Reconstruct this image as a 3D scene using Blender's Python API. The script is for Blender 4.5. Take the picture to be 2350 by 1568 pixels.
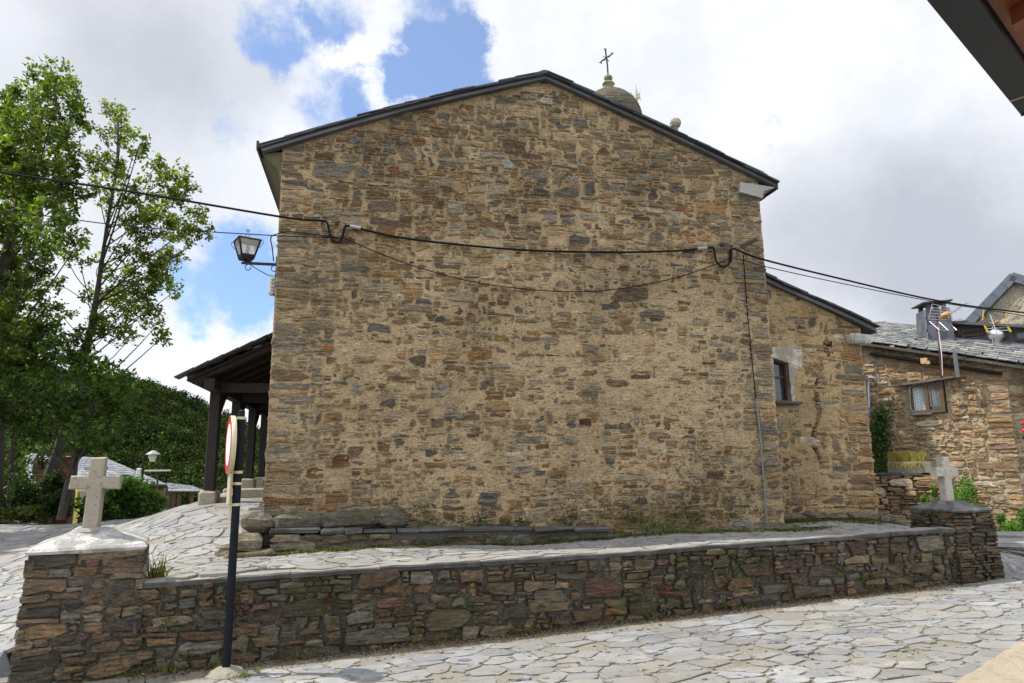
import bpy, math, random
import numpy as np
from mathutils import Matrix, Vector

for o in list(bpy.data.objects): bpy.data.objects.remove(o)
SC = bpy.context.scene
COL = SC.collection
R = math.radians

# ------------------------------------------------------------------ camera
EYE = np.array([0.0, 0.0, 2.0])
def camera_axes(yaw=11.7, pitch=10.2, roll=0.5):
    y, p, r = R(yaw), R(pitch), R(roll)
    f = np.array([math.sin(y)*math.cos(p), math.cos(y)*math.cos(p), math.sin(p)])
    r0 = np.array([math.cos(y), -math.sin(y), 0.0]); u0 = np.cross(r0, f)
    return r0*math.cos(r)-u0*math.sin(r), r0*math.sin(r)+u0*math.cos(r), f
AX = camera_axes()
cd = bpy.data.cameras.new("camera"); cam = bpy.data.objects.new("camera", cd); COL.objects.link(cam)
cd.lens = 24; cd.sensor_width = 36; cd.sensor_fit = 'HORIZONTAL'; cd.clip_start = 0.05; cd.clip_end = 6000
m3 = Matrix((AX[0], AX[1], -AX[2])).transposed()
cam.matrix_world = Matrix.Translation(EYE) @ m3.to_4x4()
SC.camera = cam

# ------------------------------------------------------------------ light, sky, exposure
SUN = np.array([-0.63, 0.225, 1.0]); SUN /= np.linalg.norm(SUN)
sl = bpy.data.lights.new("sun", 'SUN'); so = bpy.data.objects.new("sun", sl); COL.objects.link(so)
sl.energy = 4.1; sl.angle = R(0.55); sl.color = (1.0, 0.955, 0.88)
so.rotation_euler = Vector(SUN).to_track_quat('Z', 'Y').to_euler()
so.location = (-8, 3, 20)
SC.view_settings.view_transform = 'Standard'; SC.view_settings.look = 'None'
SC.view_settings.gamma = 1; SC.view_settings.exposure = 0.56

def ray(px, py):
    c = ((px-1175)/1566.67, -(py-784)/1566.67, 1.0)
    return AX[0]*c[0]+AX[1]*c[1]+AX[2]*c[2]
def unit(v): v = np.asarray(v, float); return v/np.linalg.norm(v)
def atY(px, py, Y): d = ray(px, py); return EYE+d*(Y/d[1])
def atX(px, py, X): d = ray(px, py); return EYE+d*(X/d[0])
AH = R(57)   # facing of the right-hand house
NH = np.array([math.sin(AH), math.cos(AH), 0]); TH = np.array([math.cos(AH), -math.sin(AH), 0])
def atD(px, py, D): d = ray(px, py); return EYE+d*(D/(d@NH))

W = bpy.data.worlds.new("World"); SC.world = W; W.use_nodes = True
class NT:
    """small node-tree writer"""
    def __init__(s, tree): s.t = tree; s.n = tree.nodes; s.l = tree.links
    def node(s, typ, **kw):
        n = s.n.new(typ)
        for k, v in kw.items(): setattr(n, k, v)
        return n
    def put(s, sock, v):
        if isinstance(v, bpy.types.NodeSocket): s.l.new(v, sock)
        elif v is not None:
            if sock.type == 'RGBA' and hasattr(v, '__len__') and len(v) == 3: v = (*v, 1)
            sock.default_value = v
    def math(s, op, a, b=None, c=None, clamp=False):
        n = s.node('ShaderNodeMath', operation=op, use_clamp=clamp)
        for i, v in enumerate((a, b, c)):
            if v is not None: s.put(n.inputs[i], v)
        return n.outputs[0]
    def vmath(s, op, a, b=None):
        n = s.node('ShaderNodeVectorMath', operation=op)
        s.put(n.inputs[0], a)
        if b is not None: s.put(n.inputs[1], b)
        return n.outputs['Value'] if op == 'DOT_PRODUCT' else n.outputs['Vector']
    def noise(s, vec, scale, detail=4, rough=0.55, out=0, dist=0.0):
        n = s.node('ShaderNodeTexNoise'); s.put(n.inputs['Vector'], vec)
        n.inputs['Scale'].default_value = scale; n.inputs['Detail'].default_value = detail
        n.inputs['Roughness'].default_value = rough; n.inputs['Distortion'].default_value = dist
        return n.outputs[out]
    def ramp(s, v, a, b, lo=0.0, hi=1.0):
        n = s.node('ShaderNodeMapRange', interpolation_type='SMOOTHSTEP')
        s.put(n.inputs[0], v); s.put(n.inputs[1], a); s.put(n.inputs[2], b); s.put(n.inputs[3], lo); s.put(n.inputs[4], hi)
        return n.outputs[0]
    def mix(s, f, a, b, mode='MIX'):
        n = s.node('ShaderNodeMix', data_type='RGBA', blend_type=mode)
        s.put(n.inputs[0], f); s.put(n.inputs[6], a); s.put(n.inputs[7], b)
        return n.outputs[2]
    def mapping(s, vec, scale=(1, 1, 1), rot=(0, 0, 0)):
        n = s.node('ShaderNodeMapping'); s.put(n.inputs['Vector'], vec)
        n.inputs['Scale'].default_value = scale; n.inputs['Rotation'].default_value = rot
        return n.outputs[0]

def veil_mix(w, hole, cloud, veil): return w.mix(hole, cloud, veil)
def build_sky():
    w = NT(W.node_tree); w.n.clear()
    out = w.node('ShaderNodeOutputWorld'); bg = w.node('ShaderNodeBackground')
    sky = w.node('ShaderNodeTexSky', sky_type='NISHITA', sun_disc=False)
    sky.sun_elevation = math.asin(SUN[2]); sky.sun_rotation = math.atan2(SUN[0], SUN[1])
    sky.air_density = 1.0; sky.dust_density = 0.6; sky.ozone_density = 2.0
    tc = w.node('ShaderNodeTexCoord'); d = w.vmath('NORMALIZE', tc.outputs['Generated'])
    warp = w.noise(d, 9.0, 8, 0.66, out=1)
    dw = w.vmath('NORMALIZE', w.vmath('ADD', d, w.vmath('SCALE', w.vmath('SUBTRACT', warp, (0.5, 0.5, 0.5)), None)))
    sc = dw.node.inputs[0].links[0].from_node.inputs[1].links[0].from_node; sc.inputs['Scale'].default_value = 0.13
    def spots(lst):
        acc = None
        for (x, y, rad, amp) in lst:
            dot = w.vmath('DOT_PRODUCT', dw, tuple(unit(ray(x, y))))
            a = w.ramp(dot, math.cos(rad/1500*1.35), math.cos(rad/1500*0.25), 0.0, amp)
            acc = a if acc is None else w.math('ADD', acc, a)
        return acc
    blue = spots([(1010, 90, 112, 1.0), (990, 165, 70, .7), (765, 245, 85, .8), (630, 50, 90, .65), (775, 20, 62, .8), (555, 305, 80, .55),
                  (470, 630, 130, .58), (590, 560, 110, .58), (620, 700, 100, .6), (420, 690, 70, .4), (590, 110, 70, .4), (1070, 130, 70, .5), (880, 230, 60, .4)])
    n1 = w.noise(d, 7.0, 10, 0.64); n2 = w.noise(d, 2.2, 6, 0.55)
    beh = w.ramp(w.vmath('DOT_PRODUCT', d, tuple(unit(ray(1175, 500)))), 0.62, 0.35, 0.0, 0.42)
    hole = w.math('ADD', w.math('ADD', blue, w.math('MULTIPLY', w.math('SUBTRACT', n1, 0.5), 2.6)), beh)
    hole = w.ramp(hole, 0.30, 1.0)
    grey = spots([(2080, 570, 250, .5), (1950, 490, 180, .22), (2280, 530, 220, .36), (420, 70, 200, .26), (260, 330, 240, .26), (120, 90, 220, .22),
                  (2200, 640, 150, .35), (1500, 300, 160, .12), (1750, 560, 150, .25), (520, 150, 140, .2), (680, 190, 90, .2), (350, 560, 120, .15), (1750, 60, 200, -.3), (800, 140, 110, -.3), (480, 770, 160, -.3)])
    grey = w.math('ADD', w.math('ADD', grey, w.math('MULTIPLY', w.math('SUBTRACT', n2, 0.45), 0.8)), w.math('MULTIPLY', w.math('SUBTRACT', n1, 0.5), 0.9))
    g = w.ramp(grey, -0.15, 1.25)
    k = 1.0
    white = w.mix(w.ramp(n1, .3, .7), (7.6, 7.95, 8.7), (9.4, 9.5, 9.8))
    cloud = w.mix(g, white, (4.9, 5.2, 5.9))
    bluesky = w.mix(1.0, sky.outputs[0], (.92, 1.24, 1.58), 'MULTIPLY')
    veil = w.mix(0.20, bluesky, (7.6, 8.2, 9.4))
    front = w.ramp(w.vmath('DOT_PRODUCT', d, (-.2, -.95, .25)), -.25, .5, 1.0, 1.9)
    c = w.vmath('SCALE', (0, 0, 0), None); w.l.new(front, c.node.inputs['Scale']); w.l.new(veil_mix(w, hole, cloud, veil), c.node.inputs[0])
    w.put(bg.inputs['Color'], c); bg.inputs['Strength'].default_value = 0.080
    w.l.new(bg.outputs[0], out.inputs[0])
build_sky()

# ------------------------------------------------------------------ helpers
rng = random.Random(7)
nr = np.random.default_rng(11)
WL = {}
def setp(o, label=None, cat=None, group=None, kind=None):
    if label: o['label'] = label
    if cat: o['category'] = cat
    if group: o['group'] = group
    if kind: o['kind'] = kind
    return o
def thing(name, label, cat, loc=(0, 0, 0), group=None, rotz=0.0, local=False):
    o = bpy.data.objects.new(name, None); COL.objects.link(o); o.empty_display_size = 0.1
    o.location = tuple(map(float, loc)); o.rotation_euler = (0, 0, rotz)
    WL[o] = (0, 0, 0) if local else tuple(map(float, loc))
    return setp(o, label, cat, group)
def finish(name, me, mats, parent, smooth):
    for m in (mats if isinstance(mats, (list, tuple)) else [mats]): me.materials.append(m)
    if smooth: me.shade_smooth()
    o = bpy.data.objects.new(name, me); COL.objects.link(o)
    if parent is not None: o.parent = parent
    WL[o] = WL.get(parent, (0, 0, 0))
    return o

class MB:
    def __init__(s): s.v = []; s.f = []; s.c = []; s.mi = []; s.col = (.5, .5, .5, 1.0); s.m = 0
    def add(s, vs, fs, col=None, cols=None):
        b = len(s.v); s.v.extend([tuple(map(float, v)) for v in vs])
        s.f.extend([tuple(i+b for i in f) for f in fs]); s.mi.extend([s.m]*len(fs))
        s.c.extend(cols if cols is not None else [col or s.col]*len(vs)); return s
    def box(s, c, size, rot=None, col=None, taper=1.0):
        c = np.asarray(c, float); hx, hy, hz = (x/2 for x in size); vs = []
        for z in (-1, 1):
            t = taper if z > 0 else 1.0
            for x, y in ((-1, -1), (1, -1), (1, 1), (-1, 1)): vs.append((x*hx*t, y*hy*t, z*hz))
        vs = np.array(vs)
        if rot is not None: vs = vs @ np.asarray(rot, float).T
        return s.add(vs+c, [(3, 2, 1, 0), (4, 5, 6, 7), (0, 1, 5, 4), (1, 2, 6, 5), (2, 3, 7, 6), (3, 0, 4, 7)], col)
    def bevbox(s, c, size, b=0.01, rot=None, col=None, jit=0.0):
        c = np.asarray(c, float); h = np.array(size)/2; b = min(b, h.min()*0.8); vs = []; 
        ring = lambda hx, hy, z: [(-hx, -hy, z), (hx, -hy, z), (hx, hy, z), (-hx, hy, z)]
        oct_ = lambda hx, hy, z: [(-hx+b, -hy, z), (hx-b, -hy, z), (hx, -hy+b, z), (hx, hy-b, z), (hx-b, hy, z), (-hx+b, hy, z), (-hx, hy-b, z), (-hx, -hy+b, z)]
        vs = oct_(h[0]-b, h[1]-b, -h[2])+oct_(h[0], h[1], -h[2]+b)+oct_(h[0], h[1], h[2]-b)+oct_(h[0]-b, h[1]-b, h[2])
        vs = np.array(vs)
        if jit: vs = vs+np.array([[rng.uniform(-jit, jit) for _ in range(3)] for _ in vs])
        if rot is not None: vs = vs @ np.asarray(rot, float).T
        fs = [tuple(range(7, -1, -1)), tuple(range(24, 32))]
        for k in range(3):
            for i in range(8): j = (i+1) % 8; fs.append((k*8+i, k*8+j, k*8+8+j, k*8+8+i))
        return s.add(vs+c, fs, col)
    def tube(s, pts, rad, n=8, col=None, cap=True):
        pts = [np.asarray(p, float) for p in pts]; N = len(pts)
        rr = [rad]*N if not hasattr(rad, '__len__') else rad
        vs = []; prev = None
        for i, p in enumerate(pts):
            d = unit(pts[min(i+1, N-1)]-pts[max(i-1, 0)])
            if prev is None:
                a = np.cross(d, (0, 0, 1) if abs(d[2]) < .9 else (1, 0, 0))
            else: a = prev-d*(prev@d)
            a = unit(a); prev = a; b = np.cross(d, a)
            for k in range(n):
                t = 2*math.pi*k/n; vs.append(p+(a*math.cos(t)+b*math.sin(t))*rr[i])
        fs = []
        for i in range(N-1):
            for k in range(n): j = (k+1) % n; fs.append((i*n+k, i*n+j, i*n+n+j, i*n+n+k))
        if cap: fs.append(tuple(range(n-1, -1, -1))); fs.append(tuple(range((N-1)*n, N*n)))
        return s.add(vs, fs, col)
    def lathe(s, c, prof, n=16, col=None, rot=None, jit=0):
        c = np.asarray(c, float); vs = []; fs = []
        for r, z in prof:
            for k in range(n):
                t = 2*math.pi*k/n; q = r*(1+rng.uniform(-jit, jit)); vs.append((q*math.cos(t), q*math.sin(t), z))
        vs = np.array(vs)
        if rot is not None: vs = vs @ np.asarray(rot, float).T
        for i in range(len(prof)-1):
            for k in range(n): j = (k+1) % n; fs.append((i*n+k, i*n+j, i*n+n+j, i*n+n+k))
        fs.append(tuple(range(n-1, -1, -1))); fs.append(tuple(range((len(prof)-1)*n, len(prof)*n)))
        return s.add(vs+c, fs, col)
    def prism(s, poly, ext, col=None):
        poly = np.asarray(poly, float); ext = np.asarray(ext, float); n = len(poly)
        fs = [tuple(range(n-1, -1, -1)), tuple(range(n, 2*n))]+[(i, (i+1) % n, n+(i+1) % n, n+i) for i in range(n)]
        return s.add(np.vstack([poly, poly+ext]), fs, col)
    def build(s, name, mats, parent=None, smooth=False):
        off = np.array(WL.get(parent, (0, 0, 0)))
        V = np.array(s.v)-off
        me = bpy.data.meshes.new(name); me.from_pydata(V.tolist(), [], s.f)
        at = me.color_attributes.new('Col', 'FLOAT_COLOR', 'POINT')
        at.data.foreach_set('color', np.array(s.c, dtype=np.float32).ravel())
        if any(s.mi): me.polygons.foreach_set('material_index', s.mi)
        me.update(); return finish(name, me, mats, parent, smooth)
def build_quads(name, V, C, mat, parent=None):
    """V (n,4,3) loose quads, C (n,4) colours"""
    n = len(V); off = np.array(WL.get(parent, (0, 0, 0)))
    me = bpy.data.meshes.new(name); me.vertices.add(4*n); me.loops.add(4*n); me.polygons.add(n)
    me.vertices.foreach_set('co', (V-off).reshape(-1).astype(np.float32))
    me.loops.foreach_set('vertex_index', np.arange(4*n, dtype=np.int32))
    me.polygons.foreach_set('loop_start', np.arange(0, 4*n, 4, dtype=np.int32))
    me.polygons.foreach_set('loop_total', np.full(n, 4, dtype=np.int32))
    at = me.color_attributes.new('Col', 'FLOAT_COLOR', 'POINT')
    at.data.foreach_set('color', np.repeat(C, 4, axis=0).astype(np.float32).ravel())
    me.update(); return finish(name, me, mat, parent, False)

def vnoise(x, y, seed=0):
    x = np.asarray(x, float); y = np.asarray(y, float)
    xi = np.floor(x).astype(np.int64); yi = np.floor(y).astype(np.int64); fx = x-xi; fy = y-yi
    def h(a, b):
        n = (a*374761393+b*668265263+seed*1442695041) & 0xffffffff
        n = ((n ^ (n >> 13))*1274126177) & 0xffffffff
        return ((n ^ (n >> 16)) & 0xffff)/65535.0
    u = fx*fx*(3-2*fx); v = fy*fy*(3-2*fy)
    return (h(xi, yi)*(1-u)+h(xi+1, yi)*u)*(1-v)+(h(xi, yi+1)*(1-u)+h(xi+1, yi+1)*u)*v
def fbm(x, y, oct=4, seed=0):
    s = 0; a = 0.5; t = 0
    for i in range(oct): s = s+a*vnoise(np.asarray(x)*2**i, np.asarray(y)*2**i, seed+i*17); t += a; a *= .5
    return s/t
def rz(a): c, s = math.cos(a), math.sin(a); return np.array([[c, -s, 0], [s, c, 0], [0, 0, 1]])
def rx(a): c, s = math.cos(a), math.sin(a); return np.array([[1, 0, 0], [0, c, -s], [0, s, c]])
def ry(a): c, s = math.cos(a), math.sin(a); return np.array([[c, 0, s], [0, 1, 0], [-s, 0, c]])

# ------------------------------------------------------------------ materials
def new_mat(name):
    m = bpy.data.materials.new(name); m.use_nodes = True; t = NT(m.node_tree); t.n.clear()
    out = t.node('ShaderNodeOutputMaterial'); p = t.node('ShaderNodeBsdfPrincipled'); t.l.new(p.outputs[0], out.inputs[0])
    t.p = p; t.out = out
    t.co = t.node('ShaderNodeTexCoord').outputs['Object']
    return m, t
def bump(t, h, strength=0.5, dist=0.02):
    b = t.node('ShaderNodeBump'); b.inputs['Strength'].default_value = strength; b.inputs['Distance'].default_value = dist
    t.put(b.inputs['Height'], h); t.put(t.p.inputs['Normal'], b.outputs[0])
def plain(name, col, rough=.6, metal=0.0, var=.25, scale=8, bmp=.15, spec=.4):
    m, t = new_mat(name); n = t.noise(t.co, scale, 5, .6)
    t.put(t.p.inputs['Base Color'], t.mix(n, tuple(c*(1-var) for c in col), tuple(min(1, c*(1+var)) for c in col)))
    t.put(t.p.inputs['Roughness'], rough); t.p.inputs['Metallic'].default_value = metal; t.p.inputs['Specular IOR Level'].default_value = spec
    if bmp: bump(t, t.noise(t.co, scale*6, 4, .6), bmp, .01)
    return m
def masonry_mat(name, mort, k=.55, thr=.02, lichen=.25, dark=.3, streak=45, stainscale=.7, bs=.6, mossy=0.0, mott=1.0):
    m, t = new_mat(name); a = t.node('ShaderNodeAttribute', attribute_name='Col')
    big = t.noise(t.co, stainscale, 5, .6); n1 = t.noise(t.co, 14, 6, .65); n2 = t.noise(t.mapping(t.co, (16, 16, 34)), 1.0, 6, .7)
    st = t.noise(t.mapping(t.co, (6, 6, streak)), 1.0, 6, .65); fine = t.noise(t.co, 62, 5, .75)
    c = t.mix(1.0, a.outputs['Color'], t.mix(t.ramp(st, .3, .7), (.52, .52, .53), (1.48, 1.46, 1.42)), 'MULTIPLY')
    c = t.mix(t.ramp(n2, .42, .66, 0, .75*mott), c, t.mix(1.0, c, (1.55, 1.28, .95), 'MULTIPLY'))
    c = t.mix(t.ramp(t.noise(t.co, 8, 6, .7), .52, .66, 0, .6*mott), c, t.mix(1.0, c, (1.22, .88, .52), 'MULTIPLY'))
    c = t.mix(t.ramp(n2, .5, .3, 0, .7*mott), c, t.mix(1.0, c, (.52, .52, .55), 'MULTIPLY'))
    mo = t.mix(t.noise(t.co, 9, 6, .65), tuple(x*.62 for x in mort), tuple(x*1.25 for x in mort))
    mo = t.mix(t.ramp(t.noise(t.mapping(t.co, (22, 22, 40)), 1.0, 6, .75), .52, .64, 0, .75), mo, tuple(x*.30 for x in mort))
    mo = t.mix(t.ramp(n1, .56, .68, 0, .4), mo, (mort[0]*.55, mort[1]*.62, mort[2]*.85))
    ed = t.math('ADD', t.math('MULTIPLY', t.math('SUBTRACT', n2, .5), k), t.math('MULTIPLY', t.math('SUBTRACT', n1, .5), k))
    f = t.ramp(t.math('ADD', a.outputs['Alpha'], ed), thr, thr+.22)
    c = t.mix(f, mo, c)
    l = t.noise(t.co, 34, 6, .75)
    c = t.mix(t.math('MULTIPLY', t.ramp(l, .58, .66), t.ramp(t.noise(t.co, 1.1, 4, .6), .42, .66, 0, lichen)), c, (.40, .40, .36))
    c = t.mix(1.0, c, t.mix(t.ramp(big, .42, .68, 0, dark), (1, 1, 1), (.34, .32, .29)), 'MULTIPLY')
    grime = t.ramp(t.noise(t.co, 1.7, 5, .65), .38, .62, .35, 1.0)
    sp_ = t.noise(t.mapping(t.co, (30, 30, 52)), 1.0, 6, .8)
    c = t.mix(t.math('MULTIPLY', t.ramp(sp_, .50, .40), grime), c, t.mix(1.0, c, (.42, .41, .40), 'MULTIPLY'))
    c = t.mix(t.ramp(sp_, .56, .66, 0, .55*mott), c, t.mix(1.0, c, (1.6, 1.5, 1.35), 'MULTIPLY'))
    c = t.mix(1.0, c, t.mix(t.ramp(fine, .32, .52, .55, 0), (1, 1, 1), (.25, .24, .23)), 'MULTIPLY')
    if mossy:
        nrm = t.node('ShaderNodeNewGeometry').outputs['Normal']
        up = t.ramp(t.vmath('DOT_PRODUCT', nrm, (0, 0, 1)), -.1, .7)
        mm = t.math('MULTIPLY', t.ramp(t.noise(t.co, 2.3, 6, .7), .5, .64, 0, mossy), t.math('ADD', up, .45))
        c = t.mix(mm, c, t.mix(n1, (.03, .042, .010), (.10, .10, .022)))
    t.put(t.p.inputs['Base Color'], c); t.p.inputs['Roughness'].default_value = .92; t.p.inputs['Specular IOR Level'].default_value = .25
    bump(t, t.math('ADD', t.math('ADD', st, t.math('MULTIPLY', fine, .8)), t.math('ADD', n1, n2)), bs, .03)
    return m
M = {}
M['gable'] = masonry_mat('gable_rubble', (.585, .432, .245), k=1.05, thr=.20, lichen=.6, dark=.45, bs=1.0)
M['annex'] = masonry_mat('annex_rubble', (.51, .37, .195), k=1.05, thr=.2, lichen=.4, dark=.45)
M['lowwall'] = masonry_mat('dry_stone', (.12, .108, .086), k=.5, thr=.0, lichen=.7, dark=.5, stainscale=1.1, mossy=.6, mott=.55)
M['pillar'] = masonry_mat('pillar_stone', (.12, .108, .086), k=.5, thr=.0, lichen=.6, dark=.4, stainscale=1.6, mossy=.25, mott=.5)
M['darkpillar'] = masonry_mat('dark_slate_courses', (.035, .032, .028), k=.25, thr=.0, lichen=.35, dark=.55, stainscale=1.6, mossy=.3)
M['housewall'] = masonry_mat('house_stone', (.48, .385, .25), k=.8, thr=.13, lichen=.15, dark=.2)
M['roughcast'] = masonry_mat('roughcast', (.48, .42, .32), k=.3, thr=.9, lichen=.1, dark=.15, bs=1.0)
M['tower'] = masonry_mat('tower_stone', (.26, .23, .17), k=.5, thr=.05, lichen=.8, dark=.4, mossy=.3)
M['darkstone'] = masonry_mat('dark_footing', (.07, .065, .055), k=.4, thr=.0, lichen=.7, dark=.5, stainscale=1.5, mossy=.6)
M['ruin'] = masonry_mat('ruin_stone', (.10, .08, .055), k=.5, thr=.05, lichen=.3, dark=.4)

def slate_mat(name, lich=.3):
    m, t = new_mat(name); a = t.node('ShaderNodeAttribute', attribute_name='Col')
    n = t.noise(t.co, 12, 5, .65); f = t.noise(t.co, 60, 4, .6)
    c = t.mix(1.0, a.outputs['Color'], t.mix(n, (.55, .55, .56), (1.45, 1.45, 1.42)), 'MULTIPLY')
    c = t.mix(t.ramp(t.noise(t.co, 26, 5, .7), .57, .68, 0, lich), c, (.30, .29, .22))
    t.put(t.p.inputs['Base Color'], c); t.p.inputs['Roughness'].default_value = .55; t.p.inputs['Specular IOR Level'].default_value = .45
    bump(t, t.math('ADD', n, f), .4, .01); return m
M['slate'] = slate_mat('roof_slate', .12); M['lichslate'] = slate_mat('lichened_slate', .6)

def paving_mat():
    m, t = new_mat('flagstones'); a = t.node('ShaderNodeAttribute', attribute_name='Col')
    n = t.noise(t.co, 5, 6, .65); st = t.noise(t.mapping(t.co, (3, 14, 8), (0, 0, .35)), 1.0, 6, .65); f = t.noise(t.co, 55, 5, .7)
    c = t.mix(1.0, a.outputs['Color'], t.mix(st, (.62, .63, .66), (1.35, 1.33, 1.28)), 'MULTIPLY')
    c = t.mix(t.ramp(n, .52, .74, 0, .45), c, (.33, .30, .245))
    c = t.mix(t.ramp(st, .56, .7, 0, .5), c, (.40, .39, .37))
    e = t.ramp(t.math('ADD', a.outputs['Alpha'], t.math('MULTIPLY', t.math('SUBTRACT', t.noise(t.co, 13, 6, .7), .5), 1.7)), .02, .4)
    dirt = t.mix(f, (.145, .132, .108), (.28, .26, .222))
    c = t.mix(e, dirt, c)
    c = t.mix(t.ramp(f, .30, .5, .6, 0), c, (.10, .095, .09))
    patch = t.noise(t.co, 1.6, 7, .72)
    c = t.mix(t.ramp(patch, .36, .64, .55, 0), c, t.mix(f, (.15, .135, .105), (.27, .25, .21)))
    c = t.mix(t.ramp(patch, .56, .70, 0, .5), c, (.36, .355, .33))
    wet = t.ramp(t.noise(t.co, .5, 4, .6), .5, .68)
    c = t.mix(t.math('MULTIPLY', wet, .35), c, t.mix(1.0, c, (.55, .55, .58), 'MULTIPLY'))
    t.put(t.p.inputs['Base Color'], c)
    t.put(t.p.inputs['Roughness'], t.ramp(n, .3, .7, .55, .8)); t.p.inputs['Specular IOR Level'].default_value = .3
    bump(t, t.math('ADD', st, t.math('MULTIPLY', f, .5)), .45, .012); return m
M['paving'] = paving_mat()
def ground_mat():
    m, t = new_mat('ground_earth'); a = t.node('ShaderNodeAttribute', attribute_name='Col')
    n = t.noise(t.co, 3.0, 6, .65); f = t.noise(t.co, 45, 5, .7); g = t.noise(t.co, 11, 5, .65)
    c = t.mix(1.0, a.outputs['Color'], t.mix(f, (.45, .44, .42), (1.5, 1.5, 1.5)), 'MULTIPLY')
    c = t.mix(t.ramp(n, .55, .68, 0, .6), c, t.mix(f, (.035, .05, .012), (.13, .14, .045)))
    c = t.mix(t.ramp(g, .58, .7, 0, .5), c, (.10, .075, .05))
    t.put(t.p.inputs['Base Color'], c); t.p.inputs['Roughness'].default_value = .95; t.p.inputs['Specular IOR Level'].default_value = .2
    bump(t, t.math('ADD', f, n), .8, .02); return m
M['ground'] = ground_mat()
def leaf_mat(name, trans=.35):
    m = bpy.data.materials.new(name); m.use_nodes = True; t = NT(m.node_tree); t.n.clear()
    out = t.node('ShaderNodeOutputMaterial'); a = t.node('ShaderNodeAttribute', attribute_name='Col')
    p = t.node('ShaderNodeBsdfPrincipled'); tr = t.node('ShaderNodeBsdfTranslucent'); mx = t.node('ShaderNodeMixShader')
    t.put(p.inputs['Base Color'], a.outputs['Color']); p.inputs['Roughness'].default_value = .5 if trans > .2 else .95; p.inputs['Specular IOR Level'].default_value = .3 if trans > .2 else .03
    t.put(tr.inputs[0], t.mix(1.0, a.outputs['Color'], (1.6, 1.7, .7), 'MULTIPLY')); mx.inputs[0].default_value = trans
    t.l.new(p.outputs[0], mx.inputs[1]); t.l.new(tr.outputs[0], mx.inputs[2]); t.l.new(mx.outputs[0], out.inputs[0]); return m
M['leaf'] = leaf_mat('leaves', .46); M['farleaf'] = leaf_mat('far_leaves', .15)
M['bark'] = plain('bark', (.055, .046, .036), .9, 0, .5, 6, .8)
M['oldwood'] = plain('old_dark_wood', (.017, .011, .009), .75, 0, .5, 9, .4)
M['wood'] = plain('weathered_wood', (.10, .062, .036), .75, 0, .45, 9, .4)
M['greywood'] = plain('grey_weathered_wood', (.13, .11, .085), .85, 0, .45, 9, .5)
M['redwood'] = plain('varnished_soffit', (.22, .06, .025), .4, 0, .6, 5, .2)
M['beamend'] = plain('sawn_beam_end', (.45, .33, .18), .8, 0, .3, 9, .3)
M['zinc'] = plain('zinc_verge', (.10, .10, .105), .5, .2, .2, 3, .1)
M['fascia'] = plain('dark_zinc_fascia', (.030, .033, .042), .5, .2, .2, 3, .05)
M['iron'] = plain('black_iron', (.014, .013, .013), .45, .3, .3, 20, .1)
M['rustiron'] = plain('rusty_iron', (.07, .05, .04), .8, .2, .5, 20, .3)
M['polepaint'] = plain('black_pole_paint', (.008, .009, .013), .5, .0, .2, 12, .05, .15)
M['cream'] = plain('cream_metal', (.55, .49, .32), .45, .2, .15, 15, .05)
M['signred'] = plain('sign_red', (.50, .018, .03), .4, 0, .1, 10, 0)
M['signwhite'] = plain('sign_white', (.78, .78, .76), .4, 0, .06, 10, 0)
M['whiteplastic'] = plain('white_plastic', (.62, .62, .58), .5, 0, .08, 10, .03)
M['greyplastic'] = plain('grey_plastic', (.25, .25, .25), .5, 0, .1, 10, .03)
M['cable'] = plain('black_cable', (.010, .010, .011), .8, 0, .3, 30, .05, .08)
M['conduit'] = plain('grey_conduit', (.16, .165, .17), .5, .2, .25, 12, .05)
M['steel'] = plain('bright_steel', (.55, .56, .58), .3, .9, .15, 10, .03)
M['alu'] = plain('aluminium', (.36, .36, .37), .4, .7, .12, 10, .03)
M['orange'] = plain('orange_plastic', (.5, .19, .01), .45, 0, .1, 10, 0)
M['yellow'] = plain('yellow_plastic', (.5, .33, .02), .45, 0, .1, 10, 0)
M['brownpaint'] = plain('red_brown_paint', (.075, .022, .018), .5, 0, .2, 12, .05)
M['concrete'] = plain('old_concrete', (.22, .20, .155), .9, 0, .35, 6, .6)
M['olive'] = plain('olive_stained_cove', (.105, .095, .05), .9, 0, .4, 4, .5)
def granite(name, base, spk=.5):
    m, t = new_mat(name); n = t.noise(t.co, 4, 6, .65); f = t.noise(t.co, 160, 3, .7); l = t.noise(t.co, 24, 5, .7)
    c = t.mix(n, tuple(x*.7 for x in base), tuple(x*1.18 for x in base))
    c = t.mix(t.ramp(f, .53, .62, 0, spk), c, tuple(x*.35 for x in base)); c = t.mix(t.ramp(l, .56, .66, 0, .6), c, (.07, .07, .06)); c = t.mix(t.ramp(t.noise(t.co, 7, 5, .7), .52, .68, 0, .5), c, (.16, .15, .12))
    t.put(t.p.inputs['Base Color'], c); t.p.inputs['Roughness'].default_value = .9
    bump(t, t.math('ADD', f, l), .5, .008); return m
M['granite'] = granite('grey_granite', (.34, .30, .225)); M['palegranite'] = granite('pale_granite', (.44, .41, .335), .35)
M['sandblock'] = granite('sandy_block', (.36, .30, .215), .7)
def mortarcap(name, base, drk):
    m, t = new_mat(name); n = t.noise(t.co, 5, 6, .65); f = t.noise(t.co, 40, 5, .7)
    c = t.mix(t.ramp(t.noise(t.co, 2.6, 5, .6), .42, .55), base, tuple(x*.5 for x in base)); c = t.mix(t.ramp(n, .45, .62, 0, .6), c, tuple(x*.55 for x in base)); c = t.mix(t.ramp(f, .5, .68, 0, drk), c, (.08, .08, .075))
    t.put(t.p.inputs['Base Color'], c); t.p.inputs['Roughness'].default_value = .9; bump(t, t.math('ADD', n, f), .6, .02); return m
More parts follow.
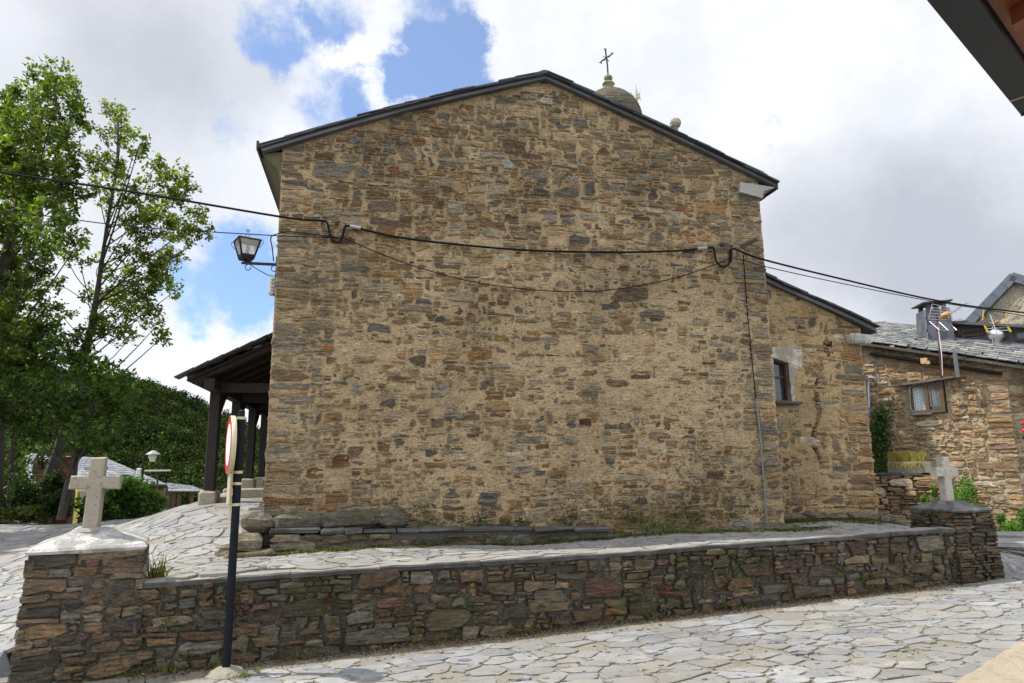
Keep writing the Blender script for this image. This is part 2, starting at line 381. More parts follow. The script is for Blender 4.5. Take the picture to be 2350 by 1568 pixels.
M['limecap'] = mortarcap('lime_washed_cap', (.50, .485, .45), .6); M['slatecap'] = mortarcap('slate_cap', (.13, .125, .12), .5)
M['coping'] = mortarcap('coping_slab', (.10, .096, .085), .6)
M['plaster'] = mortarcap('window_plaster', (.52, .46, .37), .2)
M['whitestone'] = mortarcap('white_stone', (.60, .58, .55), .1)
def glass_mat():
    m, t = new_mat('window_glass'); t.p.inputs['Base Color'].default_value = (.03, .035, .04, 1); t.p.inputs['Roughness'].default_value = .08
    t.p.inputs['Specular IOR Level'].default_value = .6; return m
M['glass'] = glass_mat()
def milky():
    m, t = new_mat('lantern_glass'); t.p.inputs['Base Color'].default_value = (.8, .82, .82, 1); t.p.inputs['Roughness'].default_value = .3
    t.p.inputs['Transmission Weight'].default_value = .75; return m
M['milky'] = milky()
def curtain():
    m, t = new_mat('curtain'); w = t.node('ShaderNodeTexWave', bands_direction='DIAGONAL'); t.put(w.inputs['Vector'], t.co); w.inputs['Scale'].default_value = 9; w.inputs['Distortion'].default_value = 2
    t.put(t.p.inputs['Base Color'], t.mix(w.outputs['Fac'], (.42, .50, .52), (.78, .82, .82))); t.p.inputs['Roughness'].default_value = .9; return m
M['curtain'] = curtain()
M['skin'] = plain('skin', (.50, .30, .21), .6, 0, .1, 10, .05); M['hair'] = plain('grey_hair', (.40, .38, .35), .9, 0, .3, 30, .3)
M['blueshirt'] = plain('blue_shirt', (.12, .32, .60), .85, 0, .15, 10, .1); M['trousers'] = plain('dark_trousers', (.04, .04, .05), .9, 0, .2, 10, .1)
M['carpaint'] = plain('yellow_car_paint', (.62, .50, .03), .3, 0, .06, 4, 0, .6); M['redlens'] = plain('red_lens', (.45, .01, .02), .15, 0, .1, 8, 0, .6)
M['tyre'] = plain('rubber', (.02, .02, .02), .8, 0, .2, 10, .1)

# ------------------------------------------------------------------ terrain
def wall_y(x): return 7.0+.085*(x+2.0)
class RBF:
    def __init__(s, pts, lin=True):
        P = np.array(pts, float); s.P = P[:, :2]; n = len(P)
        D = np.linalg.norm(s.P[:, None]-s.P[None], axis=2)
        A = np.zeros((n+3, n+3)); A[:n, :n] = D; A[:n, n:] = np.c_[np.ones(n), s.P]; A[n:, :n] = A[:n, n:].T
        s.w = np.linalg.solve(A, np.r_[P[:, 2], 0, 0, 0])
    def __call__(s, x, y):
        x = np.asarray(x, float); sh = x.shape; q = np.c_[x.ravel(), np.asarray(y, float).ravel()]
        D = np.linalg.norm(q[:, None]-s.P[None], axis=2)
        return (D@s.w[:-3]+np.c_[np.ones(len(q)), q]@s.w[-3:]).reshape(sh)
shared = [(-3.4, 6.8, .22), (-4.5, 7.0, .24), (-6, 7, .26), (-10, 7, .3), (-16, 7, .4), (8.7, 8.0, .52), (10, 8.0, .55), (13, 8, .6), (16, 8, .6)]
front_pts = shared+[(-2.5, 6.6, .20), (-1, 6.9, .22), (1.5, 7.1, .28), (4, 7.3, .36), (6, 7.5, .43), (7.9, 7.65, .47), (-3, 5.5, .2), (0, 4.5, .33), (3, 4.2, .45), (6, 5, .52),
                    (0, 0, .40), (-4, 3, .25), (-8, 3, .28), (4, 2, .55), (8, 3, .6), (-14, -4, .3), (0, -6, .4), (14, -4, .7), (14, 4, .65)]
back_pts = shared+[(-1.8, 7.4, .97), (0, 7.6, .99), (3, 7.8, 1.02), (6, 8.0, 1.06), (6.7, 8.3, 1.06), (7.3, 8.4, 1.07), (8.0, 8.6, .9), (-1.9, 7.05, 1.0), (0, 7.2, 1.02), (2, 7.4, 1.05), (4, 7.55, 1.085), (6, 7.7, 1.115), (7.3, 7.82, 1.135), (-1.2, 9.2, .93), (2, 9.0, .965), (5.9, 9.2, 1.03), (7, 9.6, 1.08), (8, 10.2, 1.06),
                   (8.4, 9.2, .95), (8.9, 10.5, .85), (9.5, 11.5, .72), (10, 9.2, .5), (11.5, 11.5, .35), (12.7, 12, .33), (12, 10, .5), (14, 11, .4), (16, 14, .4), (9.8, 13, .75),
                   (-2.2, 8.6, .92), (-2.0, 10.5, 1.18), (-1.9, 12.6, 1.38), (-2.8, 12.4, 1.36), (-3.2, 14.5, 1.35), (-3.4, 18, 1.3), (-3.3, 8.2, .45), (-3.2, 10, .78), (-4.2, 12.6, .95), (-4.6, 16, .95), (-4.8, 19, .85),
                   (-4.5, 9.0, .38), (-6, 10, .33), (-6, 14, .48), (-6, 17, .55), (-7, 20, .60), (-10, 14, .42), (-10, 20, .62), (-12, 22, .72), (-16, 18, .7), (-16, 24, .9), (-10.5, 23, .72),
                   (-6, 21.5, .55), (-4, 21.5, .35), (-6.3, 24, -1.2), (-9.5, 25, -.2), (-12, 27, -.3), (-8, 28, -1.8), (-4, 25, -1.4), (-12, 32, -2.2), (-6, 34, -2.5), (4, 24, .8), (12, 24, .5), (4, 34, -1), (14, 34, -1)]
RF, RB = RBF(front_pts), RBF(back_pts)
def H(x, y):
    x = np.asarray(x, float); y = np.asarray(y, float)
    xc = np.clip(x, -18, 17); yc = np.clip(y, -8, 36)
    z = np.where(yc > wall_y(xc)+.26, RB(xc, yc), RF(xc, yc))
    far = np.clip((np.maximum(np.abs(x)-18, np.maximum(y-34, -y-10)))/40, 0, 1); far = far*far*(3-2*far)
    far = np.where((y < 10) & (np.abs(x) < 60), far*.0, far)
    return z*(1-far)+far*np.where(y > 0, -8.0, .3)
def grass_mask(x, y):
    return (x < -9.4-.25*(y-22)) & (y > 20.2+(-x-9)*.06) | (x < -16.5) | (y > 22.8) | (x > 15)
def nonuni(a, b, step, far):
    g = list(np.arange(a, b+1e-6, step)); s = step; t = g[-1]
    while t < far: s *= 1.28; t += s; g.append(t)
    s = step; t = g[0]; pre = []
    while t > -far: s *= 1.28; t -= s; pre.append(t)
    return np.array(pre[::-1]+g)
def build_ground():
    gx = nonuni(-18, 16, .17, 2500); gy = nonuni(-2, 24, .15, 2500)
    X, Y = np.meshgrid(gx, gy); Z = H(X, Y)+.012*(fbm(X*2.2, Y*2.2, 3, 5)-.5)-.006
    nx, ny = len(gx), len(gy)
    V = np.c_[X.ravel(), Y.ravel(), Z.ravel()]
    i = np.arange(nx-1)[None]+nx*np.arange(ny-1)[:, None]; i = i.ravel()
    F = np.c_[i, i+1, i+nx+1, i+nx].astype(np.int32)
    me = bpy.data.meshes.new('ground'); me.vertices.add(len(V)); me.vertices.foreach_set('co', V.astype(np.float32).ravel())
    me.loops.add(F.size); me.loops.foreach_set('vertex_index', F.ravel()); me.polygons.add(len(F))
    me.polygons.foreach_set('loop_start', np.arange(0, F.size, 4, dtype=np.int32)); me.polygons.foreach_set('loop_total', np.full(len(F), 4, np.int32))
    g = grass_mask(X, Y).ravel()[:, None]
    C = np.where(g, np.array([[.05, .065, .02, 1.]]), np.array([[.225, .207, .172, 1.]]))
    at = me.color_attributes.new('Col', 'FLOAT_COLOR', 'POINT'); at.data.foreach_set('color', C.astype(np.float32).ravel())
    me.update(); o = finish('ground', me, M['ground'], None, True); o['kind'] = 'structure'
build_ground()

FLAGCOL = [(.235, .238, .24), (.255, .256, .25), (.265, .258, .238), (.245, .237, .215), (.222, .228, .235), (.275, .268, .248), (.205, .21, .216), (.26, .245, .215)]
FLAGCOL = [(a*.96, b*.985, c*1.05) for a, b, c in FLAGCOL]
def clip(poly, n, d):
    out = []
    for i in range(len(poly)):
        a, b = poly[i], poly[(i+1) % len(poly)]; da = a@n-d; db = b@n-d
        if da <= 0: out.append(a)
        if (da < 0 < db) or (db < 0 < da): out.append(a+(b-a)*(da/(da-db)))
    return out
def flagstones():
    def inside(x, y):
        if -2.1 < x < 7.5 and -.2 < y-wall_y(x) < .05: return False
        if -3.1 < x < -1.95 and 6.6 < y < 7.9: return False
        if 7.3 < x < 8.2 and 7.7 < y < 8.6: return False
        if -1.3 < x < 6 and y > 9.25: return False
        if -1.2 < x < 3.2 and y > 8.8: return False
        if 6 <= x < 8.4 and y > 10.2: return False
        if x > 8.4 and y > 12.6-.9*(x-9): return False
        if -1.3 < x < 9 and y > 13: return False
        if grass_mask(np.float64(x), np.float64(y)): return False
        if x < -15 or x > 14 or y < 2.0 or y > 22.4: return False
        if y < wall_y(x) and abs(y-(wall_y(x)-.18)) < .16+.1*rng.random() and -2 < x < 7: return False
        ang = abs(math.degrees(math.atan2(x, y))-11.7)
        return ang < 47
    pts = []
    for (x0, x1, y0, y1, sp) in ((-15, 14, 2, 12.2, .235), (-15, 14, 12.2, 22.5, .42)):
        ny = int((y1-y0)/(sp*.8))
        for j in range(ny):
            y = y0+(j+.5)*(y1-y0)/ny
            nx = int((x1-x0)/(sp*1.15))
            for i in range(nx):
                x = x0+(i+.5+.5*(j % 2))*(x1-x0)/nx
                if rng.random() < .26: continue
                pts.append((x+rng.uniform(-.5, .5)*sp, y+rng.uniform(-.42, .42)*sp))
    cell = {}
    for k, (x, y) in enumerate(pts): cell.setdefault((int(x//1), int(y//1)), []).append(k)
    mb = MB(); P = np.array(pts)
    todo = []
    for k, (x, y) in enumerate(pts):
        if not inside(x, y) or rng.random() < .05: continue
        nb = []
        for a in (-1, 0, 1):
            for b in (-1, 0, 1): nb += cell.get((int(x//1)+a, int(y//1)+b), [])
        c = P[k]; S = np.array([1.0, 1.25])
        poly = [c+np.array(q) for q in ((-1, -.7), (1, -.7), (1, .7), (-1, .7))]
        gap = rng.choice((.002, .003, .005, .008, .012, .022))
        for q in sorted(nb, key=lambda q: (P[q]-c)@(P[q]-c))[1:20]:
            d = (P[q]-c)*S; L = math.hypot(*d); nn = d*S/L
            mid = (P[q]+c)/2; poly = clip(poly, nn, mid@nn-gap)
            if len(poly) < 3: break
        if len(poly) >= 3 and -2.3 < x < 7.6 and wall_y(x) < y < wall_y(x)+.7: nn = np.array([.085, -1.0])/1.0036; poly = clip(poly, nn, np.array([-2.0, 7.0+rng.uniform(-.012, .02)])@nn)
        if len(poly) < 3: continue
        # subdivide and roughen the outline
        pl = []
        for i in range(len(poly)):
            a, b = poly[i], poly[(i+1) % len(poly)]; L = np.linalg.norm(b-a)
            if L < .025: continue
            for t in ((.12, .5, .88) if L > .16 else (.3, .7)):
                pl.append(a+(b-a)*t+(c-a)*abs(rng.gauss(0, .035))+np.array([rng.gauss(0, .008), rng.gauss(0, .008)]))
        if len(pl) < 4: continue
        todo.append((c, np.array(pl)))
    allp = np.vstack([t[1] for t in todo]+[np.array([t[0] for t in todo])]); Z = H(allp[:, 0], allp[:, 1]); tw_ = (allp[:, 0] > -2.15) & (allp[:, 0] < 7.6) & (allp[:, 1] > wall_y(allp[:, 0])-.1); Zt = RB(allp[:, 0], allp[:, 1])
    Z = np.where(tw_, Zt, Z)
    k = 0; nt = len(todo); Zc = Z[-nt:]
    for i, (c, pl) in enumerate(todo):
        n = len(pl); z = Z[k:k+n]; k += n
        if np.ptp(z) > .5: continue
        t = rng.uniform(.004, .010); tx, ty = rng.gauss(0, .012), rng.gauss(0, .012)
        col = np.array(rng.choice(FLAGCOL))*rng.uniform(.78, 1.15)
        if c[1] > wall_y(c[0]) and -2 < c[0] < 7: col = col*np.array([1.0, .98, .93])
        tilt = (pl-c)@np.array([tx, ty]); inn = pl+(c-pl)*.10
        ztop = z+t+tilt
        V = [(*p, zz-.03) for p, zz in zip(pl, z)]+[(*p, zz-.003) for p, zz in zip(pl, ztop)]+[(*p, zz) for p, zz in zip(inn, ztop)]+[(c[0], c[1], Zc[i]+t)]
        F = []
        for a in range(n):
            b = (a+1) % n; F += [(a, b, n+b, n+a), (n+a, n+b, 2*n+b, 2*n+a), (2*n+a, 2*n+b, 3*n)]
        cc = tuple(col)
        mb.add(V, F, cols=[(*cc, .0)]*n+[(*cc, .10)]*n+[(*cc, .55)]*n+[(*cc, 1.0)])
    n = 12000; gx = nr.uniform(-9, 12, n); gy = 2.2+nr.random(n)**1.3*9; ok = np.array([inside(a, b) for a, b in zip(gx, gy)]); gx, gy = gx[ok], gy[ok]; gz = H(gx, gy)
    for a, b, z in zip(gx, gy, gz):
        q = rng.uniform(.008, .032) if rng.random() < .8 else rng.uniform(.03, .07); m_ = rng.randint(4, 6); an = rng.uniform(0, 6.28); zt = z+rng.uniform(.004, .014); cc = tuple(np.array(rng.choice(FLAGCOL))*rng.uniform(.6, 1.2))
        ring = [(a+q*rng.uniform(.6, 1.2)*math.cos(an+6.283*k/m_), b+q*rng.uniform(.5, .9)*math.sin(an+6.283*k/m_)) for k in range(m_)]
        mb.add([(x, y, zt-.02) for x, y in ring]+[(x, y, zt+rng.uniform(-.002, .003)) for x, y in ring], [tuple(range(m_, 2*m_))]+[(k, (k+1) % m_, m_+(k+1) % m_, m_+k) for k in range(m_)], cols=[(*cc, .3)]*m_+[(*cc, .7)]*m_)
    o = mb.build('stone_pavement', M['paving']); o['kind'] = 'structure'
flagstones()

# ------------------------------------------------------------------ rubble masonry
def masonry(mb, u0, u1, v0, v1, xf, pal, hm=.085, hs=.42, asp=(1.6, 4.6), gap=.010, prot=(.010, .008), top=None, hole=None, quoin=(1, 1), hmax=.24, wmax=.55, res=.02, edge=.035, tilt=.03, colour=None, twr=.02, qh=(.07, .15), qw=(.24, .55)):
    n = max(3, int(round((u1-u0)/res))); res = (u1-u0)/n; h = np.full(n, v0, float)
    it = 0
    while it < 40000:
        it += 1
        i0 = int(np.argmin(h)); hv = h[i0]
        if hv >= v1-.01: break
        i1 = i0+1
        while i1 < n and abs(h[i1]-hv) < .004: i1 += 1
        w = (i1-i0)*res
        hh = min(hmax, max(.03, hm*math.exp(rng.gauss(0, hs)))); ww = min(wmax, max(.06, hh*rng.uniform(*asp)))
        lq, rq = (i0 == 0 and quoin[0]), (i1 == n and quoin[1])
        if lq or rq: hh = rng.uniform(*qh); ww = rng.uniform(*qw)
        hl = h[i0-1]-hv if i0 > 0 else 9; hr = h[i1]-hv if i1 < n else 9
        if w < .07: hh = min(hh, hl, hr) if min(hl, hr) < 9 else hh; hh = max(hh, .02)
        for q in (hl, hr):
            if abs(hh-q) < .028: hh = q
        a, b = i0, i1
        if w > ww*1.4:
            k = max(2, int(ww/res))
            if rq and not lq: a = i1-k
            elif lq: b = i0+k
            elif rng.random() < .5: b = i0+k
            else: a = i1-k
        h[a:b] = hv+hh
        U, V, w = u0+a*res, hv, (b-a)*res
        cu, cv = U+w/2, V+hh/2
        if top is not None and cv > top(cu)-.01: continue
        if hole is not None and hole(U, V, w, hh): continue
        g = gap*rng.uniform(.5, 1.5); x0, x1, y0, y1 = U+g, U+w-g, V+g, V+hh-g
        if a == 0 and quoin[0]: x0 = u0-rng.uniform(0, edge)
        if b == n and quoin[1]: x1 = u1+rng.uniform(0, edge)
        sx, sy = x1-x0, y1-y0
        if sx < .012 or sy < .008: continue
        m = min(sx, sy); j = min(.018, m*.15)
        ca = [min(m*(rng.uniform(.03, .2) if rng.random() < .7 else rng.uniform(.2, .45)), .05) for _ in range(4)]; cx = [min(c*rng.uniform(.8, 2.2), sx*.4) for c in ca]
        sk = [rng.gauss(0, .17)*sy for _ in range(4)]; hx = [abs(rng.gauss(0, .22))*m for _ in range(4)]
        pts = [(x0+cx[0], y0), (cu+rng.uniform(-.2, .2)*sx, y0), (x1-cx[1], y0), (x1, y0+ca[1]), (x1, y1-ca[2]), (x1-cx[2], y1), (cu+rng.uniform(-.2, .2)*sx, y1), (x0+cx[3], y1), (x0, y1-ca[3]), (x0, y0+ca[0])]
        cor_ = (0, 0, 1, 1, 2, 2, 2, 3, 3, 0)
        pts = [(x+(hx[q] if x < cu else -hx[q])*(quoin == (0, 0) or U > u0+.1), y+sk[q]*.6) for (x, y), q in zip(pts, cor_)]
        ang = rng.gauss(0, tilt); c_, s_ = math.cos(ang), math.sin(ang)
        P = []
        for (x, y) in pts:
            x += rng.uniform(-j, j); y += rng.uniform(-j, j); dx, dy = x-cu, y-cv
            x, y = cu+dx*c_-dy*s_, cv+dx*s_+dy*c_
            if top is not None: y = min(y, top(x))
            P.append((x, y))
        p = max(-.03, rng.gauss(*prot)); N = len(P)
        col = colour(cu, cv) if colour else None
        if col is None: col = np.array(rng.choice(pal))*rng.uniform(.75, 1.25)
        cc = tuple(col)
        b1 = min(.014, m*.22); tu, tv = rng.gauss(0, twr), rng.gauss(0, twr*1.3)
        V0 = [xf(x, y, -.05) for x, y in P]; V1 = [xf(x, y, p-b1*.55) for x, y in P]
        V2 = []
        for x, y in P:
            dx, dy = cu-x, cv-y; L = math.hypot(dx, dy)+1e-6; k = min(b1/L, .5)
            q = p+rng.uniform(-.004, .004)+tu*(x-cu)+tv*(y-cv)
            V2.append(xf(x+dx*k, y+dy*k, q))
        V3 = [xf(cu, cv, p+rng.uniform(.0, .008))]
        F = []
        for a_ in range(N):
            b_ = (a_+1) % N; F += [(a_, b_, N+b_, N+a_), (N+a_, N+b_, 2*N+b_, 2*N+a_), (2*N+a_, 2*N+b_, 3*N)]
        mb.add(V0+V1+V2+V3, F, cols=[(*cc, 0.)]*N+[(*cc, .12)]*N+[(*cc, .55)]*N+[(*cc, 1.)])
def mortar(mb, u0, u1, v0, v1, xf, depth, step=.03, top=None, hole=None, col=(.4, .3, .2, 0.)):
    nu, nv = int((u1-u0)/step)+2, int((v1-v0)/step)+2
    U, V = np.meshgrid(np.linspace(u0, u1, nu), np.linspace(v0, v1, nv))
    if top is not None: T = np.vectorize(top)(U[0]); V = np.minimum(V, T[None])
    D = depth(U, V); P = [xf(u, v, d) for u, v, d in zip(U.ravel(), V.ravel(), D.ravel())]
    F = []
    for j in range(nv-1):
        for i in range(nu-1):
            a = j*nu+i
            if V[j+1, i]-V[j, i] < 1e-5 and V[j+1, i+1]-V[j, i+1] < 1e-5: continue
            if hole is not None and hole(U[j, i], V[j, i], step, step): continue
            F.append((a, a+1, a+nu+1, a+nu))
    mb.add(P, F, col=col)
PAL_G = [(.20, .14, .075), (.225, .16, .085), (.155, .108, .06), (.265, .195, .105), (.20, .16, .10), (.21, .18, .12), (.235, .205, .145), (.115, .085, .058), (.075, .058, .045), (.28, .215, .125),
         (.14, .13, .105), (.19, .18, .15), (.22, .125, .055), (.15, .085, .05), (.20, .14, .095), (.29, .24, .16), (.155, .12, .09), (.31, .285, .225), (.23, .17, .09), (.17, .125, .065), (.25, .18, .095), (.10, .095, .085), (.24, .15, .06)]
PAL_G = [tuple((x*.85+sum(c)/3*.15)*1.25*k for x, k in zip(c, (1.01, .99, .97))) for c in PAL_G if sum(c) > .23]
PAL_W = [(.083, .066, .044), (.10, .08, .053), (.065, .052, .037), (.122, .096, .064), (.083, .074, .059), (.095, .088, .072), (.09, .056, .04), (.12, .083, .047), (.048, .042, .034), (.08, .056, .042), (.12, .103, .076), (.098, .07, .046)]
PAL_W = [tuple(x*1.38 for x in c) for c in PAL_W]
PAL_H = [(.40, .30, .175), (.34, .23, .13), (.44, .36, .24), (.37, .27, .17), (.31, .19, .11), (.46, .41, .31), (.34, .25, .20), (.40, .32, .23), (.28, .20, .13), (.42, .29, .14), (.50, .45, .36)]
PAL_H = [tuple((x*.88+sum(c)/3*.12)*k for x, k in zip(c, (.86, .84, .80))) for c in PAL_H]

YG = 9.3
APEX = (2.47, 7.78)
def roofline(u):  # underside of the roof along the gable
    if u < APEX[0]: return 6.28+(u+1.45)*(APEX[1]-6.28)/(APEX[0]+1.45)+.06*math.sin((u+1.45)/3.92*math.pi)
    return APEX[1]-(u-APEX[0])*(APEX[1]-6.36)/(6.15-APEX[0])+.03*math.sin((u-APEX[0])/3.68*math.pi)

church = thing('stone_church', 'old stone church with slate roof, its blank rubble gable wall facing the lane', 'church', (2.3, 9.3, 1.0))
def gable():
    mb = MB(); xf = lambda u, v, d: (u, YG-d, v)
    def col(u, v):
        if rng.random() < .12: return np.array(rng.choice([(.34, .29, .20), (.30, .26, .19), (.36, .31, .22)]))*rng.uniform(.8, 1.1)
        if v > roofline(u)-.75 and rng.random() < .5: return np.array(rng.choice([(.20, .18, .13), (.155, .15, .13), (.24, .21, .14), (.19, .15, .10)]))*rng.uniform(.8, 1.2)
        if (u < -.6 or u > 5.2) and rng.random() < .6: return np.array(rng.choice([(.26, .22, .15), (.23, .21, .16), (.30, .245, .15), (.21, .185, .14)]))*rng.uniform(.8, 1.2)
        return None
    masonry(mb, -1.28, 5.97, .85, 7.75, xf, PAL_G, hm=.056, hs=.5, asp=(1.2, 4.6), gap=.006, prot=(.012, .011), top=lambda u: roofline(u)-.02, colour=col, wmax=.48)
    # a few conspicuous blocks
    for (px_, py_, w_, h_, c_) in ((783, 1058, .33, .17, (.12, .055, .03)), (750, 797, .2, .09, (.27, .12, .04)), (1117, 1147, .32, .19, (.10, .09, .08)), (1010, 733, .2, .11, (.09, .09, .095)), (1340, 968, .22, .10, (.13, .07, .04)),
                              (1165, 378, .22, .11, (.38, .39, .38)), (818, 325, .27, .13, (.17, .18, .185)), (1400, 978, .26, .10, (.12, .12, .12)), (1040, 955, .33, .10, (.19, .19, .17)), (1250, 232, .28, .09, (.44, .42, .38)), (1510, 700, .24, .05, (.40, .38, .33)),
                              (960, 325, .25, .12, (.21, .10, .05)), (905, 390, .2, .12, (.20, .09, .05)), (985, 455, .24, .11, (.19, .10, .06)), (1640, 1090, .3, .13, (.15, .11, .08)), (890, 925, .25, .10, (.10, .085, .075)), (1140, 930, .42, .14, (.28, .20, .11)), (850, 345, .2, .08, (.15, .07, .07)), (1560, 480, .22, .07, (.22, .07, .05))):
        p = atY(px_, py_, YG)
        masonry(mb, p[0]-w_/2, p[0]+w_/2, p[2]-h_/2, p[2]+h_/2, lambda u, v, d: xf(u, v, d+.014), [c_], hm=h_, hs=.0, asp=(20, 21), hmax=h_, wmax=2, quoin=(0, 0), prot=(.014, .002), gap=.004)
    def depth(U, V):
        n = fbm(U*1.1, V*1.4, 4, 3); f = fbm(U*9, V*12, 4, 9)
        low = np.clip((6.2-V)/2.5, 0, 1)*np.clip((U+1.0)/.7, 0, 1)*np.clip((5.9-U)/.5, 0, 1)*np.clip((V-1.25)/.5, 0, 1)
        return -.009+low*.017+(n-.5)*.036+(f-.5)*.036
    mortar(mb, -1.30, 5.985, .8, 7.75, xf, depth, .028, top=lambda u: roofline(u))
    mb.build('gable_wall', M['gable'], church)
    # side walls, rear wall: coarser rubble
    for nm, u, sgn in (('side_wall', -1.28, -1), ('side_wall', 5.97, 1)):
        mb = MB(); xs = lambda a, b, d, u=u, s=sgn: (u+s*(d-.03), a, b)
        zt = 6.35
        masonry(mb, YG+.03, 19.5, .8, zt, xs, PAL_G, hm=.13, hs=.35, quoin=(0, 0), hmax=.3, wmax=.8)
        mortar(mb, YG+.012, 19.5, .5, zt, xs, lambda U, V: -.012+(fbm(U*5, V*6, 3, 2)-.5)*.03, .12)
        mb.build(nm, M['gable'], church)
    mb = MB(); poly = [(-1.2, 19.45, .3), (5.9, 19.45, .3), (5.9, 19.45, 6.3), (2.47, 19.45, 7.7), (-1.2, 19.45, 6.3)]
    mb.prism(poly, (0, .1, 0), (.2, .16, .1, .6)); mb.build('rear_wall', M['gable'], church)
gable()
def foundation():
    def stone(c, size, rot, col, j):
        mb = MB(); mb.bevbox((0, 0, 0), size, min(size)*.28, None, None, 0); V = np.array(mb.v); q = np.array(size)
        n = np.array([[vnoise(np.array(p[0]*7+c[0]*9+k*5), np.array(p[1]*7+p[2]*9+c[1]*3), 5) for k in range(3)] for p in V])-.5
        mb.v = [tuple(x) for x in (V+n*j*2.2) @ np.array(rot).T+np.array(c)]; mb.c = [(*col, .8)]*len(mb.v); mb.build('footing_stone', M['darkstone'], church)
    x = -1.52
    while x < .35:
        w = rng.uniform(.35, .8); stone((x+w/2, YG+.07, 1.31+rng.uniform(-.01, .01)), (w+.01, .5, .24), rz(rng.gauss(0, .03)), np.array(rng.choice([(.115, .11, .095), (.095, .09, .078), (.13, .12, .10)])), .022); x += w
    for (px_, y, z, sx, sy, sz) in ((-1.42, 9.1, 1.08, .34, .5, .22), (-1.5, 9.25, .98, .5, .6, .15), (-1.36, 8.95, .96, .55, .4, .10), (-1.48, 9.9, 1.1, .3, .9, .3), (-1.46, 11, 1.2, .3, 1.0, .3)):
        stone((px_, y, z), (sx, sy, sz), rz(rng.gauss(0, .1)), (.15, .135, .105), .03)
    for (X, sz) in ((5.8, .4), (5.4, .3), (6.0, .3), (4.9, .26), (4.4, .2), (3.9, .22), (5.1, .2)):
        stone((X, YG-.05, 1.04), (sz, .28, .13), rz(rng.gauss(0, .15)), (.11, .105, .09), .025)
foundation()

def verge(mbz, mbs, pts, y0, depthboard=.10, ov=.02):
    """grey board under the slates along a sloping gable edge, with ragged slates on top; pts (x,z) of the underside"""
    Q = np.array(pts, float); seg = np.linalg.norm(np.diff(Q, axis=0), axis=1); cum = np.r_[0, np.cumsum(seg)]; tot = cum[-1]
    for (a, b) in zip(Q[:-1], Q[1:]):
        d = unit(b-a); nrm = np.array([-d[1], d[0]])
        P = [(a[0], y0, a[1]), (b[0], y0, b[1]), (b[0]+nrm[0]*depthboard, y0, b[1]+nrm[1]*depthboard), (a[0]+nrm[0]*depthboard, y0, a[1]+nrm[1]*depthboard)]
        mbz.prism(P, (0, .14, 0))
    for k in range(3):
        t = 0.0
        while t < tot-.02:
            w = min(rng.uniform(.26, .46), tot-t); m_ = t+w/2; i = min(int(np.searchsorted(cum, m_))-1, len(seg)-1); i = max(i, 0)
            d = unit(Q[i+1]-Q[i]); nrm = np.array([-d[1], d[0]]); q = Q[i]+d*(m_-cum[i])+nrm*(depthboard+.011+k*.0135+rng.uniform(-.003, .007))
            ang = -math.atan2(d[1], d[0])+rng.gauss(.02 if d[1] > 0 else -.02, .012)
            mbs.box((q[0], y0+.25-ov-rng.uniform(-.01, .035), q[1]), (w+.03, .55, .016), ry(ang), (*(np.array((.045, .047, .055))*rng.uniform(.6, 1.3)), 1)); t += w
def roof_slope(mb, p00, p10, p01, p11, rows, cols, th=.022, cols_pal=((.10, .105, .115), (.13, .135, .14), (.085, .088, .098)), round_=False):
    """overlapping slates over a ruled quad: p00-p10 eave, p01-p11 ridge"""
    p00, p10, p01, p11 = (np.asarray(p, float) for p in (p00, p10, p01, p11))
    S = lambda u, v: (p00*(1-u)+p10*u)*(1-v)+(p01*(1-u)+p11*u)*v
    nrm = unit(np.cross(p10-p00, p01-p00)); nrm = nrm if nrm[2] > 0 else -nrm
    for j in range(rows):
        for i in range(cols+1):
            u0 = (i-.5*(j % 2)+rng.gauss(0, .06))/cols; u1 = u0+(1+rng.gauss(0, .03))/cols*.97
            u0, u1 = max(0, u0), min(1, u1)
            if u1-u0 < .2/cols: continue
            v0 = (j+rng.gauss(0, .05))/rows; v1 = min(1, (j+1.5)/rows)
            lift0 = .028+rng.uniform(0, .010); lift1 = .004
            c = (*(np.array(rng.choice(cols_pal))*rng.uniform(.75, 1.3)), 1)
            um = (u0+u1)/2
            if round_:
                A = [S(u0, v1), S(u0, v0+.35/rows), S(u0+(u1-u0)*.2, v0+.1/rows), S(um, v0), S(u1-(u1-u0)*.2, v0+.1/rows), S(u1, v0+.35/rows), S(u1, v1)]
            else: A = [S(u0, v1), S(u0, v0), S(um, v0+rng.gauss(0, .03)/rows), S(u1, v0), S(u1, v1)]
            T = [a+nrm*(lift1 if k in (0, len(A)-1) else lift0) for k, a in enumerate(A)]; B = [t-nrm*th for t in T]; n = len(A)
            mb.add(T+B, [tuple(range(n))]+[(k, n+k, n+(k+1) % n, (k+1) % n) for k in range(n)], c)
